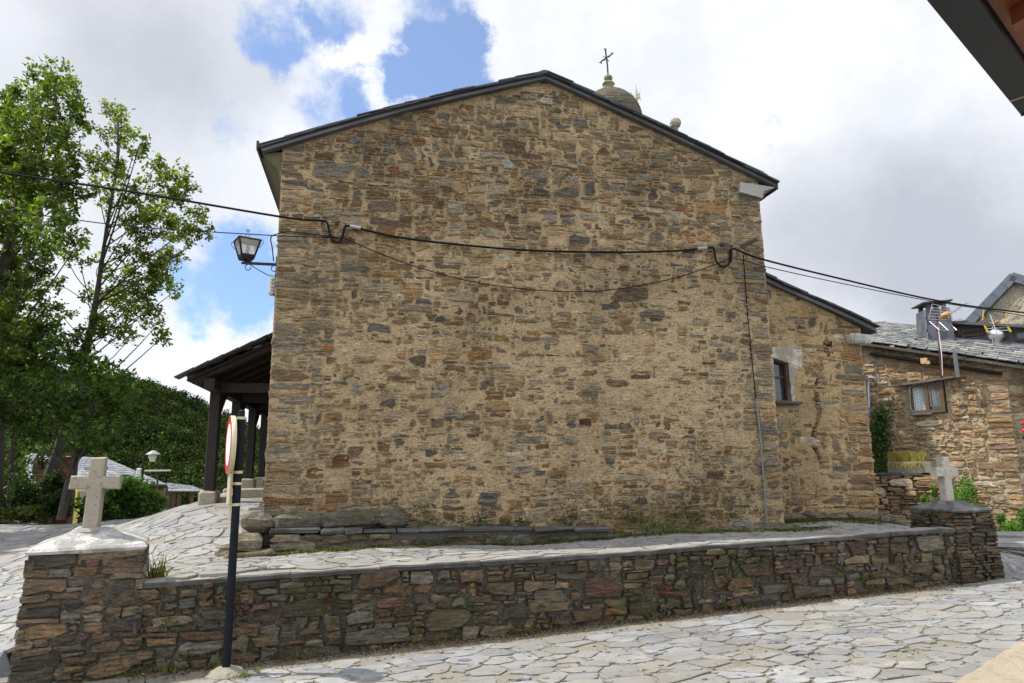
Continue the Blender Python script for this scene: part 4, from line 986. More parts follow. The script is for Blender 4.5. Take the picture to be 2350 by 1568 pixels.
# cables across the gable
def smoothpath(pts, n=8):
    pts = [np.asarray(p, float) for p in pts]; out = []
    for i in range(len(pts)-1):
        p0, p1, p2, p3 = pts[max(i-1, 0)], pts[i], pts[i+1], pts[min(i+2, len(pts)-1)]
        for k in range(n):
            t = k/n; out.append(.5*((2*p1)+(-p0+p2)*t+(2*p0-5*p1+4*p2-p3)*t*t+(-p0+3*p1-3*p2+p3)*t**3))
    return out+[pts[-1]]
def cables():
    yw = YG-.07
    t = thing('power_cable', 'thick black power cable strung across the gable between two U-shaped loops', 'cable', (2.3, yw, 5))
    P = [atY(-260, 350, 9.6), atY(0, 395, 9.5), atY(300, 440, 9.4), atY(640, 497, yw-.05), atY(725, 506, yw), atY(748, 509, yw), atY(754, 522, yw), atY(758, 543, yw), atY(770, 557, yw), atY(782, 552, yw), atY(788, 535, yw), atY(792, 521, yw), atY(805, 520, yw),
         atY(900, 542, yw), atY(1000, 556, yw), atY(1200, 574, yw), atY(1400, 579, yw), atY(1550, 576, yw), atY(1625, 569, yw), atY(1638, 571, yw), atY(1641, 590, yw), atY(1648, 606, yw), atY(1661, 613, yw), atY(1674, 604, yw), atY(1678, 585, yw), atY(1680, 571, yw), atY(1695, 575, yw), atY(1745, 594, yw-.03),
         atY(1900, 633, 9.7), atY(2150, 690, 10.2), atY(2350, 718, 10.6), atY(2600, 745, 11.0)]
    mb = MB(); mb.tube(smoothpath(P, 6), .0155, 7); mb.build('cable_run', M['cable'], t)
    for (a, b, m_) in (((803, 519), (828, 524), 'alu'), ((1600, 571), (1622, 569), 'greyplastic'), ((1677, 573), (1676, 600), 'cable')):
        mb = MB(); mb.tube([atY(*a, yw), atY(*b, yw)], .027, 8); mb.build('cable_sleeve', M[m_], t)
    for (x, y) in ((775, 513), (1655, 562)):
        mb = MB(); p = atY(x, y, YG); mb.box(p+(0, -.025, 0), (.05, .06, .05)); mb.tube([p+(0, -.07, 0), p+(.0, -.07, -.03), p+(.03, -.07, -.045)], .008, 5); mb.tube([p+(-.09, -.06, -.02), p+(0, -.07, 0), p+(.12, -.06, -.02)], .006, 5); mb.build('cable_hook', M['rustiron'], t)
    t = thing('telephone_cable', 'thin black cable sagging below the thick one across the gable', 'cable', (2.3, yw, 4.8))
    P = [atY(-260, 508, 9.6), atY(0, 487, 9.5), atY(300, 520, 9.4), atY(630, 541, yw-.05), atY(745, 545, yw), atY(790, 548, yw), atY(850, 573, yw), atY(950, 611, yw), atY(1080, 646, yw), atY(1200, 663, yw), atY(1320, 670, yw), atY(1430, 662, yw), atY(1550, 638, yw), atY(1640, 608, yw), atY(1662, 598, yw), atY(1680, 592, yw), atY(1720, 602, yw-.02), atY(1760, 613, yw-.05), atY(1900, 644, 9.7), atY(2130, 690, 10.2), atY(2350, 725, 10.6), atY(2600, 770, 11)]
    mb = MB(); mb.tube(smoothpath(P, 6), .0075, 5); mb.build('cable_run', M['cable'], t)
    mb = MB(); mb.tube(smoothpath([atY(775, 545, yw), atY(700, 536, yw), atY(665, 532, yw), atY(640, 536, yw-.02), atX(622, 545, -1.36), atX(625, 570, -1.345), atX(628, 600, -1.335)], 6), .008, 5); mb.build('lantern_feed', M['cable'], t)
    t = thing('drop_cable', 'vertical black cable dropping down the right edge of the gable into grey conduit', 'cable', (5.4, YG-.04, 1))
    pts = [(1706, 586), (1712, 680), (1722, 790), (1733, 900), (1741, 985)]
    mb = MB(); mb.tube(smoothpath([atY(*p, YG-.03) for p in pts], 4), .008, 5); mb.build('cable_run', M['cable'], t)
    mb = MB(); mb.tube(smoothpath([atY(*p, YG-.035) for p in ((1735, 915), (1745, 1010), (1753, 1110), (1758, 1180), (1763, 1225))], 4), .014, 7); mb.build('conduit', M['conduit'], t)
    for p in ((1713, 700), (1724, 810), (1745, 1010), (1752, 1100), (1757, 1170)): mb = MB(); mb.box(atY(*p, YG-.02), (.045, .04, .015)); mb.build('cable_clip', M['conduit'], t)
    t = thing('wooden_stub', 'short broken wooden beam stub sticking out of the gable by the right loop', 'wooden beam', atY(1710, 563, YG))
    mb = MB(); a = atY(1704, 564, YG-.02); b = atY(1740, 547, YG-.3); d = unit(b-a); 
    mb.tube([a-d*.1, b], .045, 4); mb.build('beam_stub', M['greywood'], t)
    mb = MB(); p = atY(1715, 575, YG); mb.tube([p, p+(0, -.05, -.02), p+(.0, -.05, -.1)], .006, 5); mb.build('hanging_wire', M['rustiron'], t)
cables()

# ------------------------------------------------------------------ foliage
def leaf_quads(C, size, up=.35, fold=.25, asp=.55):
    n = len(C); N = nr.normal(size=(n, 3)); N[:, 2] += up*2; N /= np.linalg.norm(N, axis=1)[:, None]
    T = nr.normal(size=(n, 3)); T -= N*(T*N).sum(1)[:, None]; T /= np.linalg.norm(T, axis=1)[:, None]; B = np.cross(N, T)
    s = (size*nr.uniform(.6, 1.3, n))[:, None]
    f = N*s*fold*nr.uniform(-.5, .5, n)[:, None]
    return np.stack([C-T*s*.5, C+B*s*asp*.5+f, C+T*s*.5, C-B*s*asp*.5+f], 1)
def leaf_cols(n, base, var=.3, hue=.12):
    c = np.tile(np.array(base)[None], (n, 1))*np.exp(nr.normal(0, var, n))[:, None]
    c[:, 0] *= np.exp(nr.normal(0, hue, n)); return np.c_[c, np.ones(n)]
def depth_scale(Y, x, y): p = atY(x, y, Y); q = atY(x+1, y, Y); return np.linalg.norm(q-p)
def bez(a, b, c, n=6): return [a*(1-t)**2+2*b*t*(1-t)+c*t*t for t in np.linspace(0, 1, n)]
def tree(name, label, Y, trunk, blobs, size, base, tw_per, lv, group='trees on the bank at the left', zspread=1.4, twl=.4, shade_blobs=()):
    """trunk: [(px,py,dY,radius)], blobs: [(px,py,rad_px)]"""
    TP = [atY(x, y, Y+dy) for x, y, dy, r in trunk]; b = TP[0]
    t = thing(name, label, 'tree', (b[0], b[1], b[2]), group)
    mb = MB(); sp = smoothpath(TP, 5); rr = np.interp(np.linspace(0, 1, len(sp)), np.linspace(0, 1, len(trunk)), [q[3] for q in trunk]); rr = rr*(1+.06*nr.normal(size=len(rr))); mb.tube(sp, list(np.maximum(rr, .012)), 9); mb.build('trunk', M['bark'], t)
    lb = MB(); L = []; Cs = []
    spa = np.array(sp)
    todo = []
    for (x, y, r) in blobs: todo.append((atY(x, y, Y+rng.gauss(0, zspread)), r*depth_scale(Y, x, y)))
    for q in shade_blobs: todo.append((np.array(q[:3], float), q[3]))
    for (c, rad) in todo:
        below = np.where(spa[:, 2] < c[2]-.3*rad)[0]; cand = spa[below] if len(below) else spa[:2]
        hz_ = np.linalg.norm((cand-c)[:, :2], axis=1); i = int(np.argmin(.4*np.linalg.norm(cand-c, axis=1)+.9*np.abs(c[2]-cand[:, 2]-.6*hz_-.3))); a = cand[i]
        mid = (a+c)/2+np.array((0, 0, -.06*np.linalg.norm(c-a)))+nr.normal(size=3)*.1; r0 = min(.035, .008+.006*np.linalg.norm(c-a))
        lb.tube(bez(a, mid, c), list(np.linspace(r0, .010, 6)), 5, cap=False)
        nt = max(4, int(tw_per*rad**2))
        tone = math.exp(rng.gauss(0, .22))
        for _ in range(nt):
            d = unit(nr.normal(size=3)*np.array((1, 1, .85))); q = c+d*rad*rng.random()**.45
            td = unit(d+np.array((0, 0, .25))+.5*nr.normal(size=3)); e = q+td*twl*rng.uniform(.5, 1.1)
            if rng.random() < .55: lb.tube([c+(q-c)*.25, q, e], [.009, .007, .003], 3, cap=False)
            m = int(lv*rng.uniform(.6, 1.3)); s = nr.random(m)[:, None]
            L.append(q+(e-q)*s+nr.normal(size=(m, 3))*twl*.22); cc = leaf_cols(m, base, .36, .14); cc[:, :3] *= tone*math.exp(rng.gauss(0, .15)); Cs.append(cc)
    lb.build('limbs', M['bark'], t)
    L = np.vstack(L); build_quads('crown', leaf_quads(L, size), np.vstack(Cs), M['leaf'], t)
    return t
Z1 = lambda lst: [(x*.4368, 124.5+y*.4368, r*.4368) for x, y, r in lst]
blA = Z1([(625, 270, 34), (640, 330, 40), (610, 400, 40), (640, 430, 52), (735, 470, 42), (700, 530, 40), (560, 300, 24), (830, 580, 30), (800, 640, 40), (540, 430, 36), (500, 540, 66), (600, 600, 60), (660, 680, 60), (900, 640, 70), (960, 720, 66), (880, 760, 66), (860, 860, 80),
          (740, 780, 66), (600, 780, 60), (520, 700, 60), (1040, 840, 44), (1000, 900, 50), (1085, 930, 40), (940, 950, 66), (760, 930, 80), (690, 880, 60), (900, 1080, 70), (820, 1100, 66), (700, 1060, 66), (860, 1190, 70), (760, 1210, 66), (640, 1180, 76), (560, 1280, 66), (680, 1300, 84), (780, 1340, 66),
          (820, 1430, 50), (860, 1480, 32), (600, 1420, 76), (480, 1440, 66), (680, 1480, 60), (420, 1080, 40), (350, 1060, 44), (310, 1210, 22), (330, 1380, 30), (540, 1100, 40), (460, 1260, 34), (930, 1240, 40)])
tree('poplar_tree', 'tall slender sparse tree standing right of the bushier one on the left bank', 22.0,
     [(100, 1195, 0, .22), (118, 1090, 0, .18), (150, 985, .1, .15), (178, 880, .1, .13), (205, 770, .2, .10), (222, 680, .2, .08), (235, 590, .2, .06), (252, 480, .1, .045), (268, 380, 0, .04), (272, 250, 0, .015)],
     blA, .125, (.100, .135, .018), 140, 25, zspread=1.1, twl=.30)
blB = Z1([(290, 110, 60), (200, 150, 60), (370, 150, 40), (400, 210, 40), (120, 230, 70), (300, 220, 80), (220, 280, 80), (60, 330, 90), (380, 320, 70), (330, 400, 70), (440, 390, 50), (140, 390, 90), (250, 440, 90), (40, 480, 90), (340, 500, 70), (150, 540, 90), (60, 600, 90), (240, 590, 90), (340, 590, 66), (130, 680, 90),
          (280, 700, 90), (380, 680, 50), (50, 740, 90), (200, 790, 90), (330, 770, 70), (400, 740, 40), (80, 860, 100), (220, 880, 90), (350, 860, 60), (430, 960, 36), (100, 980, 90), (250, 980, 76), (340, 960, 50), (40, 1080, 90), (170, 1100, 90), (260, 1050, 50), (80, 1200, 100), (180, 1190, 80), (60, 1320, 110), (200, 1300, 70),
          (90, 1430, 110), (220, 1420, 70), (280, 1330, 40), (40, 1500, 100), (160, 1530, 90), (-60, 400, 120), (-150, 560, 70), (-190, 700, 80), (-240, 850, 80), (-170, 880, 80), (-260, 1000, 80), (-180, 1050, 80), (-300, 1150, 80), (-210, 1230, 80), (-330, 900, 80), (-90, 620, 130), (-80, 880, 130), (-90, 1150, 140), (-70, 1400, 140), (-40, 220, 80)])  # far-left clumps, out of view, added to shade the road
tree('broad_tree', 'large dense leafy tree at the left edge of the view', 21.0,
     [(-30, 1200, 0, .30), (-18, 1050, 0, .26), (-5, 850, 0, .2), (4, 650, 0, .15), (30, 520, .1, .11), (55, 400, .1, .08), (75, 280, .1, .05), (95, 190, 0, .02)],
     blB, .13, (.080, .118, .016), 155, 25, zspread=1.6, twl=.30, shade_blobs=[(-10.6, 17.2, 5.6, 1.0), (-11.6, 16.6, 6.6, 1.2), (-12.4, 17.6, 5.6, 1.1), (-11, 18.0, 7.6, 1.1), (-12.4, 18.2, 7.4, 1.2), (-11.8, 15.6, 5.2, 1.0), (-13.2, 16.4, 7, 1.2), (-10.4, 18.6, 5.6, .8), (-13.6, 18.6, 6, 1.2)])  # last list: unseen crown clumps added outside the frame to shade the left road
# lower, darker trees
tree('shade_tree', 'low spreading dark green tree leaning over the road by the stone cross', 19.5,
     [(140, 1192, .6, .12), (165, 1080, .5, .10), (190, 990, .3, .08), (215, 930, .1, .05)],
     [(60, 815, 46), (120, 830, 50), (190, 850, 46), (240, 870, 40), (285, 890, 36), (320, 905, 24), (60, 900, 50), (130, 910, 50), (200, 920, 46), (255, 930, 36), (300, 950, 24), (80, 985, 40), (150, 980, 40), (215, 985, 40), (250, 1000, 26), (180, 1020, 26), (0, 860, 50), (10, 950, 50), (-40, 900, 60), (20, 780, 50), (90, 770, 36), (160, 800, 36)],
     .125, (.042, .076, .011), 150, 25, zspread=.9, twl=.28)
tree('hedge_tree', 'bushy young tree with pale sunlit leaves below the big tree at the left edge', 23.5,
     [(20, 1195, 0, .1), (25, 1100, 0, .08), (30, 1000, 0, .05), (35, 930, 0, .03)],
     [(20, 930, 40), (50, 950, 34), (10, 990, 40), (60, 1010, 34), (30, 1050, 36), (75, 1050, 26), (-20, 960, 50), (-30, 1040, 50), (95, 960, 30), (110, 1020, 24)], .15, (.055, .09, .018), 70, 14, zspread=.7, twl=.34)

def bush(name, label, c, rad, n, size, base, cat='bush', group=None, nb=16, up=.5, mat='leaf'):
    c = np.asarray(c, float); rad = np.asarray(rad, float)
    t = thing(name, label, cat, (c[0], c[1], c[2]-rad[2]), group)
    D = nr.normal(size=(nb, 3)); D /= np.linalg.norm(D, axis=1)[:, None]
    cen = c+D*rad*nr.uniform(.3, .85, nb)[:, None]; rs = nr.uniform(.22, .5, nb)
    mb = MB()
    for q in cen: mb.tube(bez(c-(0, 0, rad[2]*.98), (c+q)/2-(0, 0, rad[2]*.3), q), list(np.linspace(.014, .004, 6)), 4, cap=False)
    mb.build('stems', M['bark'], t)
    k = nr.integers(0, nb, n); d = nr.normal(size=(n, 3)); d /= np.linalg.norm(d, axis=1)[:, None]
    P = cen[k]+d*rad*(rs[k]*nr.random(n)**.4)[:, None]; cl = leaf_cols(n, base, .28, .12); cl[:, :3] *= np.exp(nr.normal(0, .18, nb))[k][:, None]
    P[:, 2] = np.maximum(P[:, 2], c[2]-rad[2]+.01)
    build_quads('leaves', leaf_quads(P, size, up), cl, M[mat], t); return t

bush('laurel_bush', 'glossy green laurel bush beside the stone house roof behind the left cross', atY(288, 1156, 22.6), (1.30, .8, .80), 6000, .15, (.065, .13, .025))
bush('laurel_bush', 'small green bush between the left cross and the broad laurel', atY(220, 1160, 21.6), (.45, .5, .55), 900, .13, (.055, .11, .022))
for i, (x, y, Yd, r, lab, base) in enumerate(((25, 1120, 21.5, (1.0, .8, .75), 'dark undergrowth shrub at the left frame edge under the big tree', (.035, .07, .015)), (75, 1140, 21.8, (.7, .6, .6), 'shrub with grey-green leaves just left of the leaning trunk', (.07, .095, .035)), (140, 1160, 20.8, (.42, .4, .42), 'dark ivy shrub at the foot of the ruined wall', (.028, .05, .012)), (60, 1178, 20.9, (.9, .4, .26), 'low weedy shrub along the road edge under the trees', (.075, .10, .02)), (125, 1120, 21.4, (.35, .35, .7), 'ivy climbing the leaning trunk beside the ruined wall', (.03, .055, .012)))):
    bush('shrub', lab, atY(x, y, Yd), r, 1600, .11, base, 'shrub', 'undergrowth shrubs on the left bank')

# ruined wall behind the trunk
def ruin():
    t = thing('ruined_wall', 'ruined stone wall with reddish brick corner half hidden behind the tree trunks', 'wall', atY(120, 1190, 23.5))
    Y = 23.6; a = atY(72, 1100, Y); b = atY(163, 1100, Y); z0 = .3
    mb = MB(); xf = lambda u, v, d: (u, Y-d, v)
    tp = lambda u: 2.45+.18*math.sin(u*7)+.1*math.sin(u*17)
    masonry(mb, a[0], b[0], z0, 3.2, xf, [tuple(x*.9 for x in c) for c in PAL_G], hm=.14, hs=.3, top=tp, hmax=.3)
    mb.prism([(a[0], Y+.03, z0), (b[0], Y+.03, z0), (b[0], Y+.03, 2.2), (a[0], Y+.03, 2.2)], (0, .4, 0), (.2, .15, .1, 0)); mb.build('masonry', M['ruin'], t)
    mb = MB(); xr = lambda u, v, d: (u, Y-.06-d, v)
    masonry(mb, b[0]-.28, b[0]+.05, z0, 2.75, xr, [(.20, .065, .04), (.16, .05, .035), (.23, .09, .055)], hm=.07, hs=.05, asp=(2.5, 3.2), hmax=.08); mb.build('brick_corner', M['ruin'], t)
ruin()

# ------------------------------------------------------------------ left house below the road
def far_house():
    Y = 33.0
    t = thing('slate_house', 'stone house below the road with broad blue-grey slate roof and open timber gallery', 'house', atY(300, 1190, Y))
    eL, eR = atY(60, 1112, Y), atY(384, 1113, Y); r0, r1 = atY(60, 1040, Y+5.0), atY(243, 1052, Y+5.0)
    mb = MB(); pal = ((.15, .157, .175), (.18, .187, .205), (.13, .137, .155))
    roof_slope(mb, eL, eR, r0, r1, 13, 26, .02, pal, True)
    # gallery roof, further right and lower
    gL, gR = atY(384, 1113, Y), atY(472, 1126, Y); 
    roof_slope(mb, atY(386, 1127, Y-.4), atY(470, 1127, Y-.4), atY(383, 1108, Y+1.2), atY(440, 1115, Y+1.2), 5, 9, .02, pal, True)
    back = np.array((0, 4, -1.6))
    mb.add([r1, eR, eR+np.array((-2.9, 9, 0)), r0, eL+np.array((0, 9, 0))], [(0, 1, 2), (0, 2, 4, 3)], (.2, .21, .24, 1))
    mb.build('roof', M['slate'], t)
    mb = MB(); c = (eL+eR)/2; zt = eL[2]
    xf = lambda u, v, d: (u, Y+.35-d, v)
    masonry(mb, eL[0]+.3, eR[0]-.25, -2.6, zt-.05, xf, [(.20, .13, .07), (.24, .165, .09), (.16, .11, .07)], hm=.15, hs=.3, hmax=.3, wmax=.8)
    mb.box(((eL[0]+eR[0])/2, Y+1.0, (zt-2.7)/2), (eR[0]-eL[0]-.6, 1.2, zt+2.6), None, (.2, .14, .08, 0)); mb.build('wall', M['ruin'], t)
    mb = MB(); mb.tube([eL+(0, -.06, 0), eR+(0, -.06, 0)], .06, 8); mb.build('gutter', M['zinc'], t)
    mb = MB(); mb.tube([atY(386, 1127, Y-.5), atY(472, 1127, Y-.5)], .055, 8); mb.build('gallery_gutter', M['alu'], t)
    for (x, y0) in ((388, 1130), (400, 1130), (412, 1130), (441, 1130)):
        p = atY(x, y0, Y-.3); mb = MB(); mb.box((p[0], p[1], (p[2]-2.6)/2), (.13, .13, p[2]+2.6)); mb.build('gallery_post', M['wood'], t)
    p, q = atY(386, 1178, Y-.3), atY(450, 1178, Y-.3); mb = MB(); mb.box((p+q)/2, (q[0]-p[0], .08, .5)); mb.build('gallery_parapet', M['wood'], t)
    for x in (379, 395): p = atY(x, 1120, Y-.1); mb = MB(); mb.tube([p, (p[0], p[1], -2.6)], .05, 7); mb.build('downpipe', M['conduit'], t)
    p = atY(213, 1083, Y+2.3); mb = MB(); mb.bevbox(p, (1.0, .9, .12), .02, rx(.4)); sk = mb.build('skylight', M['iron'], t); mb = MB(); mb.box(p+np.array((0, -.04, .075)), (.85, .72, .02), rx(.4)); mb.build('skylight_pane', M['glass'], sk)
    l = thing('street_lamp', 'lantern street lamp on a thin dark post in front of the slate house', 'street lamp', atY(322, 1190, 31))
    a, b = atY(318, 1185, 31), atY(331, 1045, 31)
    mb = MB(); mb.tube([a, b], [.06, .04], 8); mb.tube([b, b+(.28, 0, -.02), b+(.55, 0, -.0)], .03, 6); mb.build('post', M['iron'], l)
    c = atY(351, 1049, 31); mb = MB(); mb.lathe(c, [(.10, -.20), (.20, .08), (.19, .10)], 6); mb.build('lamp_glass', M['whiteplastic'], l)
    mb = MB(); mb.lathe(c, [(.29, .09), (.27, .13), (.12, .23), (.03, .27)], 8); mb.build('lamp_hood', M['greyplastic'], l); mb = MB(); mb.lathe(c, [(.06, -.3), (.11, -.2)], 6); mb.tube([c-(0, 0, .3), b+(.55, 0, 0)], .03, 6); mb.build('lamp_socket', M['iron'], l)
    mb = MB(); p = atY(319, 1082, 31); mb.bevbox(p, (.16, .14, .26), .02); mb.build('fuse_box', M['whiteplastic'], l)
    a = thing('roof_antenna', 'flat white television antenna on a mast beside the slate house', 'antenna', atY(362, 1190, 32))
    p = atY(362, 1084, 32); mb = MB(); mb.tube([p, atY(359, 1185, 32)], .04, 6); mb.build('mast', M['rustiron'], a); mb = MB(); mb.box(atY(362, 1080, 32), (.95, .3, .07), rz(.1)); mb.build('boom', M['whiteplastic'], a)
far_house()

# ------------------------------------------------------------------ person behind the crest, car
def person():
    bx, by = -6.42, 24.0; zt = .80; z0 = zt-1.72
    t = thing('person', 'person with grey hair and a light blue shirt seen behind the road crest', 'person', (bx, by, z0))
    bm = bpy.data.meshes.new('body'); J = {'pel': (0, 0, .95), 'chest': (0, 0, 1.25), 'neck': (0, 0, 1.44), 'head': (0, -.02, 1.56), 'top': (0, -.01, 1.66), 'ls': (-.18, 0, 1.38), 'rs': (.18, 0, 1.38), 'le': (-.25, .03, 1.1), 're': (.25, .03, 1.1), 'lw': (-.26, -.06, .85), 'rw': (.26, -.06, .85), 'lh': (-.26, -.1, .77), 'rh': (.26, -.1, .77),
         'lhip': (-.1, 0, .9), 'rhip': (.1, 0, .9), 'lk': (-.11, -.02, .5), 'rk': (.11, -.02, .5), 'la': (-.11, .02, .08), 'ra': (.11, .02, .08), 'lf': (-.12, -.15, .03), 'rf': (.12, -.15, .03)}
    rad = {'pel': .14, 'chest': .15, 'neck': .06, 'head': .095, 'top': .075, 'ls': .07, 'rs': .07, 'le': .045, 're': .045, 'lw': .032, 'rw': .032, 'lh': .035, 'rh': .035, 'lhip': .09, 'rhip': .09, 'lk': .06, 'rk': .06, 'la': .045, 'ra': .045, 'lf': .04, 'rf': .04}
    E = [('pel', 'chest'), ('chest', 'neck'), ('neck', 'head'), ('head', 'top'), ('chest', 'ls'), ('chest', 'rs'), ('ls', 'le'), ('rs', 're'), ('le', 'lw'), ('re', 'rw'), ('lw', 'lh'), ('rw', 'rh'), ('pel', 'lhip'), ('pel', 'rhip'), ('lhip', 'lk'), ('rhip', 'rk'), ('lk', 'la'), ('rk', 'ra'), ('la', 'lf'), ('ra', 'rf')]
    ks = list(J); bm.from_pydata([J[k] for k in ks], [(ks.index(a), ks.index(b)) for a, b in E], [])
    o = finish('body', bm, M['skin'], t, False); mo = o.modifiers.new('skin', 'SKIN')
    for i, k in enumerate(ks): bm.skin_vertices[0].data[i].radius = (rad[k], rad[k]*.85)
    bm.skin_vertices[0].data[0].use_root = True
    o.modifiers.new('sub', 'SUBSURF').render_levels = 2; 
    def loc(mb, nm, mat):
        V = [(v[0]+bx, v[1]+by, v[2]+z0) for v in mb.v]; mb.v = V; return mb.build(nm, mat, t, True)
    mb = MB(); mb.lathe((0, 0, 0), [(.155, .9), (.17, 1.0), (.175, 1.2), (.19, 1.33), (.15, 1.42), (.075, 1.46)], 16)
    for s in (-1, 1): mb.tube([(s*.17, 0, 1.38), (s*.22, .015, 1.25), (s*.25, .03, 1.1)], [.085, .07, .06], 10)
    loc(mb, 'shirt', M['blueshirt'])
    mb = MB()
    for s in (-1, 1): mb.tube([(s*.08, 0, .97), (s*.1, -.01, .7), (s*.11, -.02, .5), (s*.11, .02, .1)], [.105, .095, .078, .062], 12)
    loc(mb, 'trousers', M['trousers'])
    mb = MB(); mb.lathe((0, .012, 1.60), [(.112, -.05), (.115, .0), (.10, .06), (.06, .105), (.01, .12)], 16, None, rx(-.25), .03); loc(mb, 'hair', M['hair'])
person()
def car():
    p = atY(168, 1178, 26.0); z0 = H(np.array([p[0]]), np.array([p[1]]))[0]
    zt = atY(168, 1122, 26)[2]; z0 = zt-1.55
    t = thing('parked_car', 'yellow car with a tall red tail lamp half hidden behind the ruined wall', 'car', (p[0]-.85, 28.0, z0), rotz=R(0), local=True)
    # local: length along y (rear at -y), 1.75 wide
    prof = [(-2.0, .35), (-2.05, .75), (-1.95, 1.0), (-1.72, 1.45), (-1.5, 1.53), (.2, 1.53), (.95, 1.0), (1.95, .85), (2.05, .4)]
    V = []; n = len(prof)
    for x, k in ((-.86, 0), (-.80, 1), (.80, 1), (.86, 0)):
        for (y, z) in prof: V.append(((x*(.86 if z > 1.2 else 1)), y, z if k == 0 else z+.02))
    F = [tuple(range(n)), tuple(range(3*n+n-1, 3*n-1, -1))]+[(r_*n+i, r_*n+n+i, r_*n+n+(i+1) % n, r_*n+(i+1) % n) for r_ in range(3) for i in range(n)]
    mb = MB(); mb.add(V, F); mb.build('body', M['carpaint'], t)
    mb = MB(); mb.add([(-.62, -1.965, 1.02), (.62, -1.965, 1.02), (.56, -1.76, 1.43), (-.56, -1.76, 1.43)], [(0, 1, 2, 3)])
    for s in (-1, 1): mb.add([(s*.875, -1.6, 1.02), (s*.875, .8, 1.02), (s*.77, .15, 1.45), (s*.77, -1.45, 1.45)], [(0, 1, 2, 3)])
    mb.build('windows', M['glass'], t)
    for s in (-1, 1):
        mb = MB(); mb.tube([(s*.74, -2.03, .72), (s*.76, -2.0, 1.0), (s*.68, -1.84, 1.25), (s*.62, -1.72, 1.45)], [.10, .10, .085, .05], 8); tl = mb.build('tail_lamp', M['redlens'], t)
        mb = MB(); mb.box((s*.75, -2.10, .86), (.12, .03, .08)); mb.box((s*.75, -2.09, .98), (.12, .03, .05)); mb.build('reversing_lamp', M['signwhite'], tl)
        mb = MB(); mb.tube([(s*.62, -1.5, 1.62), (s*.62, .2, 1.62)], .03, 6); 
        for y in (-1.4, .1): mb.box((s*.62, y, 1.58), (.04, .1, .1))
        mb.build('roof_rail', M['alu'], t)
        for y in (-1.3, 1.3):
            mb = MB(); mb.lathe((s*.80, y, .33), [(.2, -.11), (.31, -.1), (.33, -.06), (.33, .06), (.31, .1), (.2, .11)], 20, None, ry(math.pi/2)); w = mb.build('wheel', M['tyre'], t)
            mb = MB(); mb.lathe((s*.80, y, .33), [(.2, -.112), (.2, .112)], 16, None, ry(math.pi/2)); mb.build('rim', M['alu'], w)
    mb = MB(); mb.box((0, -2.06, .5), (1.7, .1, .2)); mb.build('bumper', M['carpaint'], t)
car()

# ------------------------------------------------------------------ wooded hill
def hz(x, y):
    ridge = np.interp(x, [-140, -90, -72, -54, -48, -42, -33, -20, 0, 30, 60], [14, 22, 24, 18.0, 17.3, 16.2, 12.3, 6.5, 1, -6, -8])
    t = np.clip((y-44)/106, 0, 1); s = t*t*(3-2*t)*.55+t*.45
    return -7+(ridge+7)*s+(fbm(np.asarray(x)*.05, np.asarray(y)*.05, 3, 77)-.5)*5*np.clip(t*2, 0, 1)*np.clip((1.2-t)*2, 0, 1)-np.clip((y-150)/60, 0, 1)*30
def hill():
    gx = np.linspace(-150, 70, 90); gy = np.linspace(42, 215, 70); X, Y = np.meshgrid(gx, gy); Z = hz(X, Y); mb = MB(); nx = len(gx)
    V = np.c_[X.ravel(), Y.ravel(), Z.ravel()]; F = [(j*nx+i, j*nx+i+1, j*nx+nx+i+1, j*nx+nx+i) for j in range(len(gy)-1) for i in range(nx-1)]
    mb.add(V, F, (.03, .042, .015, 1)); o = mb.build('hill', M['ground'], None, True); o['kind'] = 'structure'
    P = []; C = []; S = []
    for k in range(7500):
        y = 44+112*rng.random()**.8; x = rng.uniform(-.60*y-4, -.03*y-4)
        if y > 156: continue
        z = float(hz(np.array(x), np.array(y))); r = rng.uniform(.6, 1.5); hgt = r*rng.uniform(.9, 1.5)
        base = np.array(rng.choice([(.038, .066, .018), (.045, .075, .02), (.032, .055, .017), (.05, .072, .022), (.04, .05, .02), (.06, .09, .022)]))*(rng.uniform(.22, .68) if rng.random() < .78 else rng.uniform(.68, 1.15))
        if rng.random() < .012: base = np.array((.16, .11, .012)); r *= .45; hgt = r
        m = int(105*(r/1.2)**1.5); d = nr.normal(size=(m, 3)); d[:, 2] = np.abs(d[:, 2])*1.2-.3; d /= np.linalg.norm(d, axis=1)[:, None]
        rr = (1+.35*nr.normal(size=(m, 1))*.5); P.append(np.array((x, y, z+hgt*.55))+d*np.array((r, r, hgt))*np.clip(rr, .3, 1.25)); cc = leaf_cols(m, base, .28, .1); C.append(cc); S.append(np.full(m, .26+.001*y))
    P = np.vstack(P); q = leaf_quads(P, np.concatenate(S), .6, .3, .8); o = build_quads('forest', q, np.vstack(C), M['farleaf']); setp(o, 'dense dark green forest covering the hillside beyond the slate house', 'forest', None, 'stuff')
hill()

